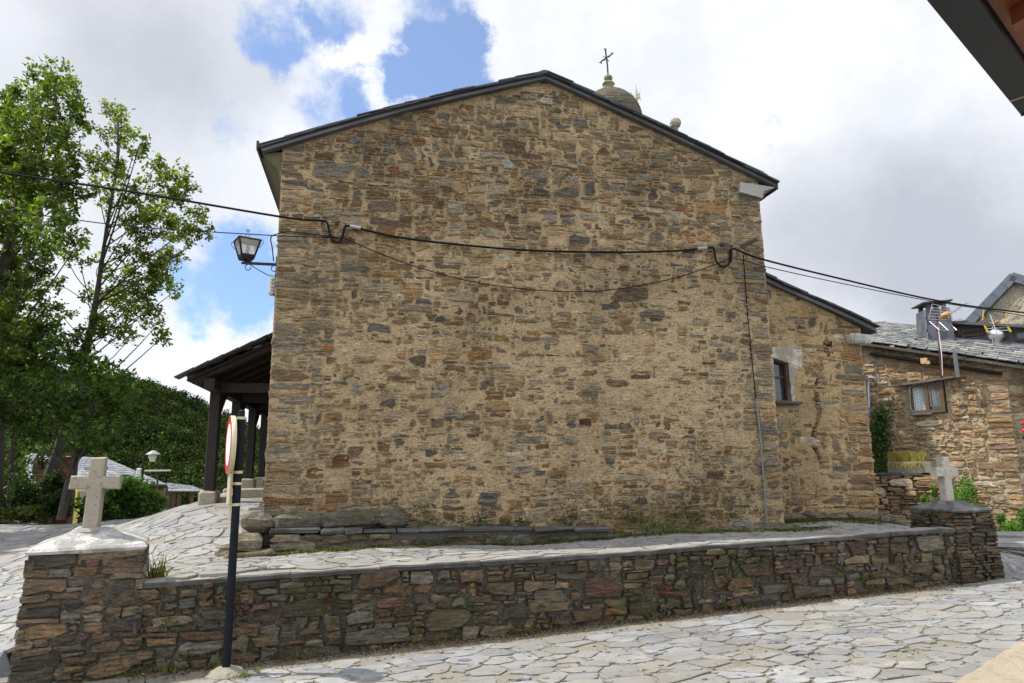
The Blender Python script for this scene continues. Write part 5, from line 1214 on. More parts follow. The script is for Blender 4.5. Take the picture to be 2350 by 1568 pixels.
# ------------------------------------------------------------------ right-hand stone house
DH = 17.15
def hs(s, d, z): p = TH*s+NH*d; return np.array((p[0], p[1], z))
def roof_hit(x, y, E1, E2, R1, R2):
    best = None
    for v in np.linspace(.02, .98, 120):
        A = E1+(R1-E1)*v; B = E2+(R2-E2)*v; D = A@NH+(B@NH-A@NH)*.5; p = atD(x, y, D); u = (p@TH-A@TH)/(B@TH-A@TH); e = abs(A[2]+(B[2]-A[2])*u-p[2])
        if best is None or e < best[0]: best = (e, D, p)
    return best[1], best[2]
def right_house():
    t = thing('stone_house', 'sunlit golden stone house with sagging slate roof at the right', 'house', hs(-.4, DH, .4))
    p_, q_ = atD(1990, 790, DH), atD(2305, 838, DH); sR = q_@TH; sL = sR-5.2; s1_ = p_@TH; topz = lambda s: p_[2]+.12+(s-s1_)*(q_[2]-p_[2])/(sR-s1_)
    wx0, wx1 = -.86, -.33; pw0, pw1 = atD(2091, 950, DH), atD(2163, 876, DH); wz0, wz1 = pw0[2]+.0, pw1[2]+.0; wx0, wx1 = pw0@TH, pw1@TH
    xf = lambda u, v, d: tuple(hs(u, DH-d, v))
    hole = lambda u, v, w, h: u+w > wx0 and u < wx1 and v+h > wz0 and v < wz1
    mb = MB(); masonry(mb, sL, sR, -.2, 5.6, xf, PAL_H, hm=.060, hs=.5, asp=(1.6, 4.4), gap=.008, prot=(.014, .010), top=lambda u: topz(u)-.03, hole=hole, quoin=(0, 1), wmax=.55, twr=.04)
    mortar(mb, sL, sR, -.4, 5.6, xf, lambda U, V: -.010+(fbm(U*2, V*2, 3, 51)-.5)*.02+(fbm(U*9, V*11, 3, 52)-.5)*.03, .035, top=topz, hole=lambda u, v, w, h: wx0-.02 < u+w/2 < wx1+.02 and wz0-.02 < v+h/2 < wz1+.02)
    xs = lambda a, b, d: tuple(hs(sR-.02+.6*a+.8*d, DH+.8*a-.6*d, b))
    masonry(mb, .03, 2.6, -.2, 3.95, xs, PAL_H, hm=.11, hs=.4, quoin=(0, 0), hmax=.3); mortar(mb, .01, 2.6, -.4, 3.98, xs, lambda U, V: -.012+(fbm(U*6, V*7, 3, 53)-.5)*.03, .1)
    mb.build('wall', M['housewall'], t)
    # roof
    E1, E2 = atD(1984, 783, DH-.22), atD(2620, 874, DH-.22); E0 = E1-TH*2.9+np.array((0, 0, .75)); R1 = atD(2036, 741, DH+2.6); R2 = atD(2640, 785, DH+2.6); R0 = R1+TH*-3+np.array((0, 0, .3))
    pal = ((.15, .155, .16), (.19, .19, .18), (.12, .125, .13), (.22, .215, .195))
    mb = MB(); roof_slope(mb, E1, E2, R1, R2, 15, 26, .022, pal); roof_slope(mb, E0, E1, R0, R1, 14, 14, .022, pal)
    for a, b, c, d in ((E1, E2, R2, R1), (E0, E1, R1, R0)):
        dz = np.array((0, 0, -.05)); mb.add([a+dz, b+dz, c+dz, d+dz, a+dz*2, b+dz*2, c+dz*2, d+dz*2], [(0, 1, 2, 3), (7, 6, 5, 4), (0, 4, 5, 1), (1, 5, 6, 2), (2, 6, 7, 3), (3, 7, 4, 0)], (.05, .045, .04, 1))
    roof_slope(mb, R1+NH*4, R2+NH*4-np.array((0, 0, .6)), R1, R2, 8, 12, .022, pal)
    mb.build('roof', M['lichslate'], t)
    for (x, y) in ((2057, 787), (2115, 826), (2171, 815)): pass
    for (x, y, s) in ((2047, 795, .09), (2120, 826, .13), (2172, 836, .0), (2129, 830, .07)):
        if s == 0: continue
        p = atD(x, y+2, DH-.2); mb = MB(); mb.box(p+NH*.15, (s, .3, s*.95), rz(math.atan2(TH[1], TH[0]))); mb.build('purlin_end', M['beamend'], t)
    mb = MB(); a, b = atD(1996, 812, DH-.1), atD(2300, 858, DH-.1); mb.tube([a, b], .04, 4); mb.build('wall_plate', M['oldwood'], t)
    # window
    cs, cz = (wx0+wx1)/2, (wz0+wz1)/2; ww, wh = wx1-wx0, wz1-wz0
    fr = MB(); rr = rz(math.atan2(TH[1], TH[0]))
    for s in (wx0+.03, wx1-.03): fr.box(hs(s, DH+.0, cz), (.065, .14, wh), rr)
    for z in (wz0+.03, wz1-.03): fr.box(hs(cs, DH+.0, z), (ww-.13, .135, .065), rr)
    fr.box(hs(cs+.015, DH+.0, cz), (.07, .12, wh-.13), rr)
    f = fr.build('window_frame', M['wood'], t)
    sash = MB(); s0, s1 = cs+.06, wx1-.07
    for s in (s0+.02, s1-.02): sash.box(hs(s, DH-.02, cz+.03), (.045, .05, wh-.2), rr)
    for z in (wz0+.14, wz1-.09): sash.box(hs((s0+s1)/2, DH-.02, z), (s1-s0-.085, .05, .045), rr)
    sash.build('window_sash', M['greywood'], f)
    cu = MB(); n = 24
    for (a, b) in ((wx0+.06, cs-.02), (s0, s1)):
        V = []
        for k in range(n+1):
            s = a+(b-a)*k/n; d = DH+.07+.012*math.sin(k*1.3); V += [hs(s, d, wz0+.05), hs(s, d, wz1-.05)]
        cu.add(V, [(2*k, 2*k+2, 2*k+3, 2*k+1) for k in range(n)])
    cu.build('curtain', M['curtain'], f)
    bk = MB(); bk.box(hs(cs, DH+.3, cz), (ww+.2, .02, wh+.2), rr); bk.build('dark_room_panel', M['iron'], f)  # black panel stands in for the unlit room behind the curtains
    pn = MB(); pn.box(hs((s0+s1)/2, DH+.02, cz), (s1-s0, .008, wh-.15), rr); 
    sl_ = MB(); sl_.bevbox(hs(cs-.12, DH-.03, wz0-.03), (ww*.62, .2, .05), .012, rr); sl_.build('window_sill', M['slatecap'], t)
    lt = MB(); a, b = atD(2062, 886, DH-.12), atD(2196, 866, DH-.12); d = unit(b-a); 
    lt.prism([a, b, b+(0, 0, .05), a+(0, 0, .04)], NH*.14); lt.build('lintel_slab', M['greywood'], t)
    # chimney
    ch = MB(); D2, b = roof_hit(2147, 776, E1, E2, R1, R2); c = b; z0, z1 = b[2]-.25, atD(2147, 713, D2)[2]
    hw = .24; th = 0
    ch.box((c[0], c[1], (z0+z1)/2), (.56, .62, z1-z0), rz(R(-20)), (.07, .075, .09, 1), .86)
    chim = ch.build('chimney', M['slate'], t)
    sh = MB(); rot = rz(R(-20))
    for k in range(4):
        rk = rz(R(-20)+k*math.pi/2); hw_, hd_ = ((.28, .31) if k % 2 == 0 else (.31, .28))
        for j in range(6):
            zz = z0+(z1-z0)*j/6; f_ = 1-.14*(j/6)
            for i in range(3):
                u = (-1+2*(i+.5+.5*(j % 2)-.25)/3)*hw_*f_*.9; V = []
                for (du, dv, o) in ((-.1, .2, .006), (-.1, .05, .012), (-.05, -.03, .016), (.04, -.05, .018), (.1, 0, .014), (.1, .2, .006)):
                    uu = max(-hw_*f_, min(hw_*f_, u+du)); p = rk@np.array((uu, -(hd_*f_+o), 0)); V.append((c[0]+p[0], c[1]+p[1], min(z1, max(z0, zz+dv))))
                sh.add(V, [tuple(range(6))], (*(np.array((.075, .082, .10))*rng.uniform(.6, 1.4)), 1))
    sh.build('chimney_slates', M['slate'], chim)
    cp = MB()
    for sx, sy in ((-1, -1), (1, -1), (1, 1), (-1, 1)): q = rot@np.array((sx*.17, sy*.19, 0)); cp.box((c[0]+q[0], c[1]+q[1], z1+.07), (.08, .08, .15), rot)
    cp.bevbox((c[0], c[1], z1+.165), (.66, .66, .035), .008, rot@ry(-.06)); cp.build('chimney_cap', M['slatecap'], chim)
    # dormer strip behind
    dm = MB(); D3 = (roof_hit(2178, 776, E1, E2, R1, R2)[0]+roof_hit(2330, 785, E1, E2, R1, R2)[0])/2
    a, b = atD(2178, 776, D3), atD(2420, 790, D3); a2, b2 = atD(2178, 742, D3), atD(2420, 757, D3)
    dm.prism([a-(0, 0, .4), b-(0, 0, .4), b2, a2], NH*1.6, (.06, .065, .08, 1)); d_ = dm.build('dormer', M['slate'], t)
    e = MB(); a3, b3 = atD(2170, 742, D3-.25), atD(2430, 756, D3-.25)
    e.prism([a3, b3, b3+(0, 0, .06), a3+(0, 0, .06)], NH*2.2, (.06, .062, .07, 1)); e.build('dormer_roof', M['slate'], d_)
    for (x0, x1, y0, y1) in ((2180, 2203, 752, 773), (2207, 2256, 752, 774), (2332, 2400, 755, 783)):
        w = MB(); p, q = atD(x0, y1, D3-.03), atD(x1, y0, D3-.03); w.prism([p, (q[0], q[1], p[2]+(0 if True else 0)), q, (p[0], p[1], q[2])], -NH*.02); ww_ = w.build('dormer_window', M['wood'], d_)
        g = MB(); k = .04; p2 = p-NH*.03+TH*k+(0, 0, k); q2 = q-NH*.03-TH*k-(0, 0, k); g.prism([p2, (q2[0], q2[1], p2[2]), q2, (p2[0], p2[1], q2[2])], -NH*.006); g.build('pane', M['glass'], ww_)
    # upper roof band left of the chimney (fish-scale slates)
    fs_ = MB(); a, b = atD(2040, 742, DH+2.7), atD(2130, 745, DH+2.7)
    roof_slope(fs_, a-(0, 0, .55), b-(0, 0, .6), a+NH*.3, b+NH*.3, 4, 7, .02, ((.09, .10, .12), (.07, .075, .095)), True)
    roof_slope(fs_, atD(1960, 790, DH+2.2), atD(2022, 752, DH+2.6), atD(1960, 738, DH+3.2), atD(2036, 738, DH+3.2), 6, 6, .02, pal)
    p0, p1 = atD(2016, 770, DH+1.2), atD(2037, 740, DH+2.6); fs_.tube([p0, p1], .035, 5, (.3, .31, .32, 1)); fs_.build('hip_slates', M['slate'], t)
    # drainpipe and cable
    dp = MB(); P = [atD(1994, 1095, DH-.1), atD(1994, 960, DH-.1), atD(1992, 885, DH-.1), atD(1995, 868, DH-.12), atD(2004, 868, DH-.1), atD(2010, 880, DH-.03)]; dp.tube(smoothpath(P, 4), .04, 8); dp.build('drainpipe', M['alu'], t)
    cb = MB(); P = [atD(2013, 880, DH-.04), atD(2010, 840, DH-.04), atD(2008, 805, DH-.04), atD(2030, 803, DH-.06), atD(2080, 817, DH-.04), atD(2140, 842, DH-.04)]; cb.tube(smoothpath(P, 4), .012, 5)
    P = [atD(2108, 948, DH-.05), atD(2092, 940, DH-.08), atD(2088, 905, DH-.08), atD(2094, 885, DH-.08), atD(2150, 872, DH-.14)]; cb.tube(smoothpath(P, 4), .014, 5); cb.build('wall_cable', M['conduit'], t)
    # vent pipe
    v = thing('vent_pipe', 'grey metal pipe with bent top clamped to the house wall right of the window', 'pipe', atD(2198, 865, DH))
    mb = MB(); mb.tube([atD(2199, 866, DH-.28), atD(2191, 812, DH-.33)], .042, 9); mb.tube(smoothpath([atD(2191, 812, DH-.33), atD(2189, 803, DH-.33), atD(2194, 797, DH-.3), atD(2202, 800, DH-.3)], 4), .022, 6); mb.tube([atD(2199, 862, DH-.27), atD(2212, 866, DH)], .02, 5); mb.tube([atD(2199, 838, DH-.3), atD(2210, 842, DH)], .018, 5); mb.build('pipe_body', M['conduit'], v)
    # antenna in front of the chimney
    an = thing('television_antenna', 'grid television antenna with an orange dipole box on a red-brown mast', 'antenna', atD(2160, 866, DH-.4))
    m_ = MB(); m_.tube([atD(2161, 868, DH-.25), atD(2157, 800, DH-.3), atD(2151, 748, DH-.2), atD(2150, 720, DH-.2)], .026, 7); m_.build('mast', M['brownpaint'], an)
    m_ = MB(); m_.tube(smoothpath([atD(2163, 862, DH-.3), atD(2161, 815, DH-.34), atD(2156, 775, DH-.28), atD(2153, 750, DH-.25)], 4), .009, 5); m_.build('antenna_lead', M['whiteplastic'], an)
    g = MB(); DA = DH-.3
    def grid(c0, c1, c2, c3, n):
        c0, c1, c2, c3 = (atD(*c[:2], DA+c[2]) for c in (c0, c1, c2, c3))
        for a, b in ((c0, c3), (c1, c2), ((c0+c1)/2, (c3+c2)/2)): g.tube([a, b], .009, 5)
        for k in range(n): f_ = k/(n-1); g.tube([c0+(c3-c0)*f_, c1+(c2-c1)*f_], .006, 4)
    grid((2139, 698, 0), (2181, 707, .0), (2186, 735, .0), (2131, 733, .0), 6); grid((2133, 738, 0), (2178, 741, 0), (2196, 758, -.1), (2156, 758, -.1), 5)
    g.tube([atD(2155, 733, DA), atD(2190, 715, DA-.3), atD(2218, 695, DA-.5)], .008, 5)
    for f_, L in ((.35, 16), (.6, 14), (.8, 12), (.98, 10)):
        p, q = atD(2155, 733, DA), atD(2218, 695, DA-.5); c0 = p+(q-p)*f_; g.tube([c0-(0, 0, .1), c0+(0, 0, .1)], .006, 4); g.tube([c0-TH*.1-(0, 0, .02), c0+TH*.1], .006, 4)
    g.build('reflector_grid', M['alu'], an)
    o = MB(); o.lathe(atD(2171, 723, DA-.1), [(.02, -.09), (.06, -.07), (.07, 0), (.06, .07), (.02, .09)], 10, None, rz(math.atan2(TH[1], TH[0]))@ry(1.3)); o.build('dipole_box', M['orange'], an)
    a2 = thing('television_antenna', 'second antenna with yellow end pieces above the roof near the far gable', 'antenna', atD(2285, 790, DH+1.2))
    g = MB(); DA = DH+1.2; p = atD(2276, 768, DA)
    g.tube([atD(2278, 785, DA), atD(2278, 735, DA)], .014, 6); g.tube([atD(2272, 722, DA), atD(2288, 765, DA-.2)], .010, 5)
    for k in range(4): f_ = k/3; g.tube([atD(2258+4*f_, 743+18*f_, DA), atD(2306+10*f_, 740+18*f_, DA)], .009, 5)
    g.build('boom', M['alu'], a2)
    
    for q in (((2257, 742), (2268, 764), .022), ((2308, 741), (2320, 762), .022), ((2255, 735), (2258, 710), .016), ((2309, 728), (2311, 712), .016)):
        y = MB(); y.tube([atD(*q[0], DA), atD(*q[1], DA)], q[2], 6); y.build('end_piece', M['yellow'], a2)
    y = MB(); y.box(atD(2290, 737, DA), (.07, .07, .05)); y.build('dipole_box', M['orange'], a2)
    cw = thing('chimney_cowl', 'shiny round metal cowl on the slate roof below the second antenna', 'cowl', atD(2286, 785, DH+1.3))
    mb = MB(); mb.lathe(atD(2287, 768, DH+1.3), [(.10, -.28), (.10, -.12), (.16, -.08), (.18, 0), (.14, .09), (.05, .14)], 18); mb.build('cowl_body', M['steel'], cw, True)
right_house()
def far_gable():
    t = thing('roughcast_house', 'house with a pale roughcast gable and dark slate verge rising behind the slate roof', 'house', hs(1.5, 27, 1))
    D = 27; a, p, b = atD(2215, 745, D), atD(2325, 632, D), atD(2560, 700, D); xf = lambda u, v, d: tuple(hs(u, D-d, v))
    sa, sp, sb = a@TH, p@TH, b@TH; tp = lambda u: (a[2]+(u-sa)*(p[2]-a[2])/(sp-sa)) if u < sp else p[2]+(u-sp)*(b[2]-p[2])/(sb-sp)
    mb = MB(); mortar(mb, sa+.1, sb, 3.0, 9, xf, lambda U, V: (fbm(U*5, V*5, 4, 61)-.5)*.10, .05, top=tp, col=(.5, .44, .34, 0.0)); 
    mb.prism([hs(sa+.1, D+.1, 1), hs(sb, D+.1, 1), hs(sb, D+.1, b[2]-.02), hs(sp, D+.1, p[2]-.02), hs(sa+.1, D+.1, a[2])], NH*6, (.4, .35, .26, 0)); mb.build('wall', M['roughcast'], t)
    mb = MB()
    for (q, r_) in ((a-TH*.25-(0, 0, .25), p), (p, b)):
        d = unit(r_-q); up = unit(np.cross(d, NH)); up = up if up[2] > 0 else -up
        mb.prism([q-NH*.15-up*.22, r_-NH*.15-up*.22, r_-NH*.15+up*.07, q-NH*.15+up*.07], NH*6.4, (.07, .078, .095, 1)); L = np.linalg.norm(r_-q); n = int(L/.35)
        for k in range(n): 
            c = q+d*(k+.5)*L/n-NH*.16-up*.07; mb.prism([c-d*.2-up*.15, c+d*.19-up*.13, c+d*.19+up*.14, c-d*.2+up*.14], -NH*.012, (*(np.array((.075, .085, .105))*rng.uniform(.75, 1.3)), 1))
    mb.build('roof', M['slate'], t)
    mb = MB(); mb.lathe(atD(2202, 742, 24), [(.22, -.3), (.22, 0), (.30, .03), (.05, .12)], 4); mb.build('chimney_pot', M['slatecap'], t)
far_gable()

# planter, its supporting wall, plants on the right
def planter():
    w = thing('planter_wall', 'low rough dry-stone wall under the concrete planter between annex and stone house', 'stone wall', hs(-1.3, 16.280, .9))
    a, b = atD(1998, 1090, 16.280), atD(2150, 1088, 16.280); sa, sb = a@TH-.3, b@TH; zt = a[2]
    xf = lambda u, v, d: tuple(hs(u, 16.280-d, v)); mb = MB()
    masonry(mb, sa, sb, .5, zt-.02, xf, PAL_H, hm=.07, hs=.4, gap=.008, prot=(.02, .02), quoin=(0, 1), hmax=.18, wmax=.5, twr=.1)
    mb.prism([hs(sa, 16.320, .3), hs(sb-.02, 16.320, .3), hs(sb-.02, 16.320, zt), hs(sa, 16.320, zt)], NH*.8, (.16, .12, .08, 1))
    for k in range(7): p = hs(sa+.25+k*.19, 16.130-rng.random()*.15, .62+rng.uniform(0, .12)); mb.bevbox(p, (rng.uniform(.15, .3), rng.uniform(.12, .2), rng.uniform(.08, .16)), .03, rz(rng.uniform(0, 3)), (.38, .31, .21, .9), .02)
    mb.build('masonry', M['housewall'], w)
    mb = MB(); mb.prism([hs(sa, 16.230, zt), hs(sa+(sb-sa)*.82, 16.230, zt), hs(sa+(sb-sa)*.82, 16.230, zt+.045), hs(sa, 16.230, zt+.045)], NH*.85); mb.build('coping', M['slatecap'], w)
    t = thing('concrete_planter', 'weathered concrete planter trough with dry yellow grass spilling over its rim', 'planter', hs(-1.1, 16.480, zt+.05))
    p, q = atD(2040, 1084, 16.380), atD(2138, 1080, 16.380); s0, s1 = p@TH, q@TH; z0 = zt+.048; z1 = z0+.235
    mb = MB()
    for (sa_, sb_, d0, d1) in ((s0, s1, 16.340, 16.390), (s0, s1, 16.730, 16.780), (s0, s0+.05, 16.392, 16.728), (s1-.05, s1, 16.392, 16.728)):
        mb.prism([hs(sa_, d0, z0), hs(sb_, d0, z0), hs(sb_, d0, z1), hs(sa_, d0, z1)], NH*(d1-d0))
    mb.build('trough', M['concrete'], t)
    mb = MB(); mb.prism([hs(s0+.052, 16.395, z0), hs(s1-.052, 16.395, z0), hs(s1-.052, 16.395, z1-.03), hs(s0+.052, 16.395, z1-.03)], NH*.33, (.05, .04, .03, 1)); mb.build('soil', M['ground'], t)
    V, C = [], []
    for k in range(900):
        s = rng.uniform(s0, s0+(s1-s0)*.86); d = rng.uniform(16.320, 16.630); h = rng.uniform(.05, .26); base = hs(s, d, z1-.02); ov = d < 16.400
        tip = base+np.array((rng.gauss(0, .05), rng.gauss(0, .05), h)) if not ov else base-NH*rng.uniform(.03, .09)+np.array((rng.gauss(0, .03), 0, -rng.uniform(.0, .16))); wv = TH*.006
        V.append([base-wv, base+wv, tip+wv*.3, tip-wv*.3]); g = rng.random(); C.append((.42, .30, .10, 1) if g < .45 else ((.30, .27, .06, 1) if g < .7 else (.12, .17, .03, 1)))
    build_quads('dry_grass', np.array(V), np.array(C), M['leaf'], t)
    # plants
    c = thing('climbing_plant', 'leafy climbing plant trained up the drainpipe at the house corner', 'climbing plant', atD(2015, 1095, 16.780))
    mb = MB(); P = []
    for k in range(9):
        x0 = 2004+k*4; pth = smoothpath([atD(x0, 1095, 16.880), atD(x0+rng.uniform(-6, 6), 1010, 16.930), atD(2015+rng.uniform(-14, 32), 930+rng.uniform(-8, 40), 16.880)], 6); mb.tube(pth, .010, 4)
        for q in pth[3:]:
            m = 12 if rng.random() < .7 else 26; P.append(q+nr.normal(size=(m, 3))*.075)
    P.append(atD(2010, 1070, 16.680)+nr.normal(size=(260, 3))*(.17, .15, .16)); P.append(atD(2003, 1010, 16.780)+nr.normal(size=(160, 3))*(.08, .1, .3)); mb.build('stems', M['bark'], c); P = np.vstack(P); build_quads('leaves', leaf_quads(P, .075), leaf_cols(len(P), (.05, .095, .022), .3), M['leaf'], c)
planter()
bush('rose_bush', 'bright green leafy bush behind the right-hand cross at the house wall', atD(2222, 1166, 16.3), (.42, .32, .58), 4600, .055, (.10, .19, .035))
bush('rose_bush', 'small bright green sprig just left of the right-hand cross', atD(2140, 1160, 16.1), (.22, .2, .42), 1300, .055, (.10, .18, .035))
bush('garden_shrub', 'green shrub cut by the right frame edge at the house corner', atD(2342, 1216, 16.0), (.42, .34, .50), 3800, .065, (.075, .15, .03))
rb = bush('climbing_rose', 'climbing rose with red blooms at the right frame edge', atD(2378, 985, 16.6), (.30, .28, .35), 900, .065, (.05, .11, .022))
def blooms():
    mb = MB(); p = atD(2372, 1000, 16.42); mb.tube(smoothpath([(p[0]+.05, p[1], .3), (p[0]-.04, p[1]+.03, 1.0), tuple(p), tuple(p+np.array((.03, 0, .3)))], 5), .014, 5); mb.build('main_stem', M['bark'], rb)
    for (x, y) in ((2347, 970), (2349, 987), (2362, 955), (2370, 990)):
        p = atD(x, y, 16.3); mb = MB()
        for k in range(3): mb.lathe(p+np.array((0, 0, -.012*k)), [(.012+.012*k, -.02), (.03+.008*k, .0), (.022+.010*k, .022)], 9, None, rx(rng.uniform(-.4, .4)), .12)
        mb.build('rose_bloom', M['signred'], rb)
blooms()

# stone step and slab edge right of the pillar
def steps():
    t = thing('stone_step', 'broad pale slate step in the lane right of the dark pillar', 'step', (9.5, 8.9, .5))
    mb = MB(); z = H(np.array([9.3]), np.array([9.3]))[0]
    mb.bevbox((9.75, 9.55, z+.03), (1.5, .6, .10), .02, rz(R(-38)), (.25, .255, .26, .35), .014); mb.bevbox((10.5, 10.05, z+.06), (1.3, .5, .12), .02, rz(R(-38)), (.25, .255, .26, .35), .014); mb.build('step_slab', M['paving'], t)
steps()

# ------------------------------------------------------------------ eave of the house on the near right, stone block in the corner
def near_eave():
    t = thing('near_house', 'overhanging roof corner with dark zinc edge and red-brown soffit at the upper right', 'house', (6.5, 2.5, .5))
    z = 4.6; A = np.array((3.02, 2.93, z)); Bq = np.array((4.83, 3.96, z)); d = unit(Bq-A); n = np.array((d[1], -d[0], 0)); A = A-d*3.5
    # fascia board seen from below, roof sloping up behind
    mb = MB(); w = .195; up = np.array((0, 0, .10))
    Af, Bf = A, Bq
    mb.prism([Af, Af+n*w, Af+n*w+(0, 0, .04), Af+(0, 0, .04)], Bf-Af); mb.prism([Af+(0, 0, .042), Af+n*.03+(0, 0, .042), Af+n*.03+(0, 0, .16), Af+(0, 0, .16)], Bf-Af)
    mb.box(Bf-d*.02+n*w/2+(0, 0, -.004), (.02, w, .012), rz(math.atan2(d[1], d[0]))); mb.build('zinc_edge', M['fascia'], t)
    mb = MB(); mb.tube([Bf-d*.33-(0, 0, .002), Bf-d*.33+n*w-(0, 0, .002)], .006, 5); mb.build('edge_joint', M['cream'], t)
    mb = MB(); k = 0; x = w
    while x < 3.0:
        s0 = A+n*x+np.array((0, 0, .10+.25*(x-w))); s1 = s0+n*.19+np.array((0, 0, .25*.19)); mb.prism([s0, s1, s1+(0, 0, .03), s0+(0, 0, .03)], Bq-A-d*.03); x += .195
    mb.build('soffit_boards', M['redwood'], t)
    mb = MB()
    for k in range(6):
        p = A+d*(.4+k*.95)+n*(w+.06); mb.prism([p+(0, 0, .0), p+d*.1, p+d*.1+(0, 0, .11), p+(0, 0, .11)], n*2.6+np.array((0, 0, .65)))
    mb.build('rafters', M['redwood'], t)
    mb = MB(); s0 = A+(0, 0, .16); s1 = A+n*3.2+(0, 0, .95); mb.prism([s0, s1, s1+(0, 0, .06), s0+(0, 0, .06)], Bq-A, (.06, .06, .07, 1)); mb.build('roof', M['slate'], t)
    mb = MB(); c0 = A-d*.5+n*2.9; c1 = Bq-d*2.2+n*2.9; mb.prism([(c0[0], c0[1], .3), (c1[0], c1[1], .3), (c1[0], c1[1], 5.2), (c0[0], c0[1], 5.2)], n*.4, (.3, .24, .16, .5)); mb.build('wall', M['housewall'], t)
    b = thing('stone_block', 'rough sandy stone step end in the bottom right corner of the view', 'stone block', (4.2, 3.7, .5))
    mb = MB(); p0, p1 = np.array((3.30, 3.58)), np.array((4.35, 4.18)); zt = .78; e = np.array(p1-p0); e = e/np.linalg.norm(e); q = np.array((e[1], -e[0])); V = []; N = 22
    prof = [(-.02, -.5), (0, -.05), (.012, -.02), (.05, 0), (.3, .006), (.9, .0)]
    for k in range(N+1):
        for (o, dz) in prof:
            c = p0+e*(k/N*1.6-.35)+q*(o+.02*(vnoise(np.array(k*.6), np.array(o*9), 3)-.5)); V.append((c[0], c[1], zt+dz+.014*(vnoise(np.array(k*.8), np.array(o*12.), 8)-.5)))
    m = len(prof); mb.add(V, [(a*m+i, a*m+m+i, a*m+m+i+1, a*m+i+1) for a in range(N) for i in range(m-1)], (.5, .42, .3, 1)); mb.build('block_body', M['sandblock'], b)
near_eave()

# ------------------------------------------------------------------ weeds, moss, litter
def blades(name, label, spots, col, mat='leaf', kind='stuff', cat='grass'):
    V, C = [], []
    for (x, y, n, sx, sy, h, lean) in spots:
        px = x+nr.normal(size=n)*sx; py = y+nr.normal(size=n)*sy; zz = H(px, py)
        for a, b, z in zip(px, py, zz):
            hh = h*rng.uniform(.4, 1.2); w = min(.006, .05*hh+.002); an = rng.uniform(0, 6.28); wv = np.array((math.cos(an), math.sin(an), 0))*w
            base = np.array((a, b, z-.01)); mid = base+np.array((rng.gauss(0, lean)*hh*.5, rng.gauss(0, lean)*hh*.5, hh*.6)); tip = mid+np.array((rng.gauss(0, lean)*hh, rng.gauss(0, lean)*hh, hh*.4))
            V.append([base-wv, base+wv, mid+wv*.7, mid-wv*.7]); V.append([mid-wv*.7, mid+wv*.7, tip+wv*.1, tip-wv*.1]); c = np.array(rng.choice(col))*rng.uniform(.7, 1.3); C += [(*c, 1)]*2
    o = build_quads(name, np.array(V), np.array(C), M[mat]); return setp(o, label, cat, None, kind)
G1 = [(.10, .14, .03), (.07, .11, .02), (.16, .17, .05), (.20, .17, .07)]
sp = []
for k in range(60): sp.append((rng.uniform(-1.2, 6.0), 8.86+rng.gauss(0, .05), 26, .07, .03, .05, .6))
for k in range(26): x = rng.uniform(.3, 6.1); sp.append((x, 9.18+rng.gauss(0, .03), 14, .06, .03, rng.choice((.08, .12, .3)), .3))
for k in range(24): sp.append((rng.uniform(3.2, 6.2), rng.uniform(8.95, 9.2), 30, .1, .05, .06, .5))
for k in range(70): x = rng.uniform(-2, 6.8); sp.append((x, wall_y(x)-.06+rng.gauss(0, .02), rng.choice((4, 8, 16)), .05, .02, rng.choice((.04, .06, .10)), .5))
for k in range(16): sp.append((-2.1+rng.gauss(0, .05), 7.65+rng.gauss(0, .1), 14, .03, .05, rng.choice((.1, .25)), .25))
for k in range(10): a = rng.uniform(0, 6.28); sp.append((-1.10+.17*math.cos(a), 6.72+.15*math.sin(a), 26, .04, .03, .045, .6))
for k in range(16): sp.append((rng.uniform(-3.2, -2.0), 6.72+rng.gauss(0, .03), 12, .05, .02, .05, .5))
for k in range(26): sp.append((rng.uniform(-1, 7.5), rng.uniform(4.6, 6.6), 5, .05, .04, .03, .6))
for k in range(60): sp.append((rng.uniform(6.1, 8.4), 10.12+rng.gauss(0, .1), 24, .1, .07, .04, .7))
blades('grass', 'fine grass and weeds growing along wall feet and paving joints', sp, G1)
sp = [(rng.uniform(-16, -9.6), rng.uniform(20.6, 23.5), 40, .25, .2, .22, .5) for _ in range(150)]
blades('bank_grass', 'rough green grass on the bank under the trees at the left', sp, G1)
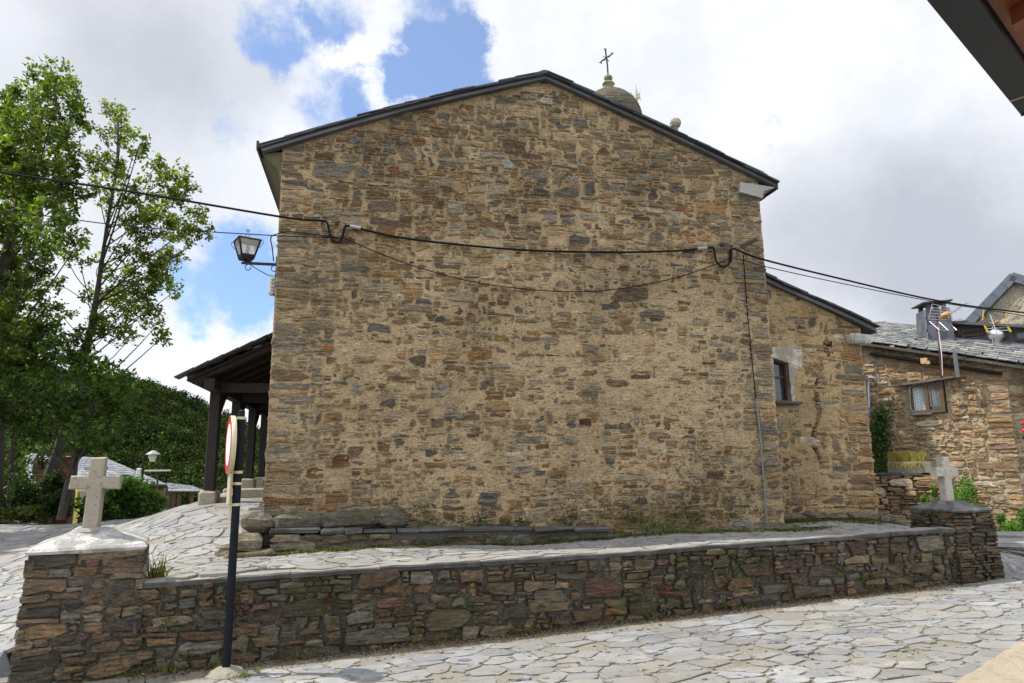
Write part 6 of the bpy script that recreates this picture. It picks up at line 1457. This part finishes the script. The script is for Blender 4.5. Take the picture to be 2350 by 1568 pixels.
def moss():
    L, C = [], []
    def patch(n, xs, ys, d):
        for _ in range(n):
            m = d; a = np.c_[nr.normal(rng.uniform(*xs), .12, m), nr.normal(rng.uniform(*ys), .05, m)]; z = H(a[:, 0], a[:, 1]); L.append(np.c_[a, z+.018+nr.random(m)*.01]); C.append(leaf_cols(m, rng.choice([(.055, .062, .012), (.08, .08, .015), (.04, .05, .012)]), .3))
    patch(60, (6.05, 8.5), (9.75, 10.2), 120); patch(30, (3.4, 6.4), (8.8, 9.15), 90); patch(26, (-1.1, 3.2), (8.80, 8.9), 90); patch(10, (6.2, 7.6), (9.3, 9.8), 60)
    P = np.vstack(L); o = build_quads('moss', leaf_quads(P, .035, 1.6), np.vstack(C), M['leaf']); setp(o, 'dark green moss creeping over the shaded terrace slabs', 'moss', None, 'stuff')
moss()
def litter():
    n = 5200; x = nr.uniform(-3.2, 7.4, n); y = wall_y(x)-.03-np.abs(nr.normal(0, .13, n)); y = np.where(x < -2.0, y-.24, y)
    z = H(x, y)+.012; P = np.c_[x, y, z]; pal = np.array([(.10, .06, .03), (.16, .09, .04), (.06, .04, .025), (.22, .16, .09), (.12, .05, .03), (.30, .26, .20)]); C = np.c_[pal[nr.integers(0, 6, n)]*nr.uniform(.6, 1.2, (n, 1)), np.ones(n)]
    o = build_quads('leaf_litter', leaf_quads(P, .03, 1.5), C, M['leaf']); setp(o, 'brown dead leaves and grit along the foot of the low wall', 'leaf litter', None, 'stuff')
    k = 46   # small ferns and pennywort in the wall joints
    L, C = [], []
    for _ in range(k):
        u = rng.uniform(-1.8, 6.8); v = rng.uniform(.3, .9); m = rng.randint(8, 40); q = np.array((u, wall_y(u)-.035, v)); L.append(q+nr.normal(size=(m, 3))*(.035, .012, .045)); C.append(leaf_cols(m, rng.choice([(.06, .10, .02), (.10, .11, .03), (.13, .03, .025), (.05, .07, .015)]), .3))
    for _ in range(34):
        u = rng.uniform(-.3, 5.2); m = rng.randint(20, 70); hgt = rng.choice((.10, .14, .24)); q = np.array((u, YG-.06, 1.18+hgt*.5)); L.append(q+nr.normal(size=(m, 3))*(.07, .02, hgt*.45)); C.append(leaf_cols(m, rng.choice([(.04, .065, .015), (.06, .08, .02), (.09, .10, .03)]), .3))
    P = np.vstack(L); o = build_quads('wall_weeds', leaf_quads(P, .035, .3), np.vstack(C), M['leaf']); setp(o, 'small ferns and weeds rooted in the joints of the stone walls', 'weeds', None, 'stuff')
litter()
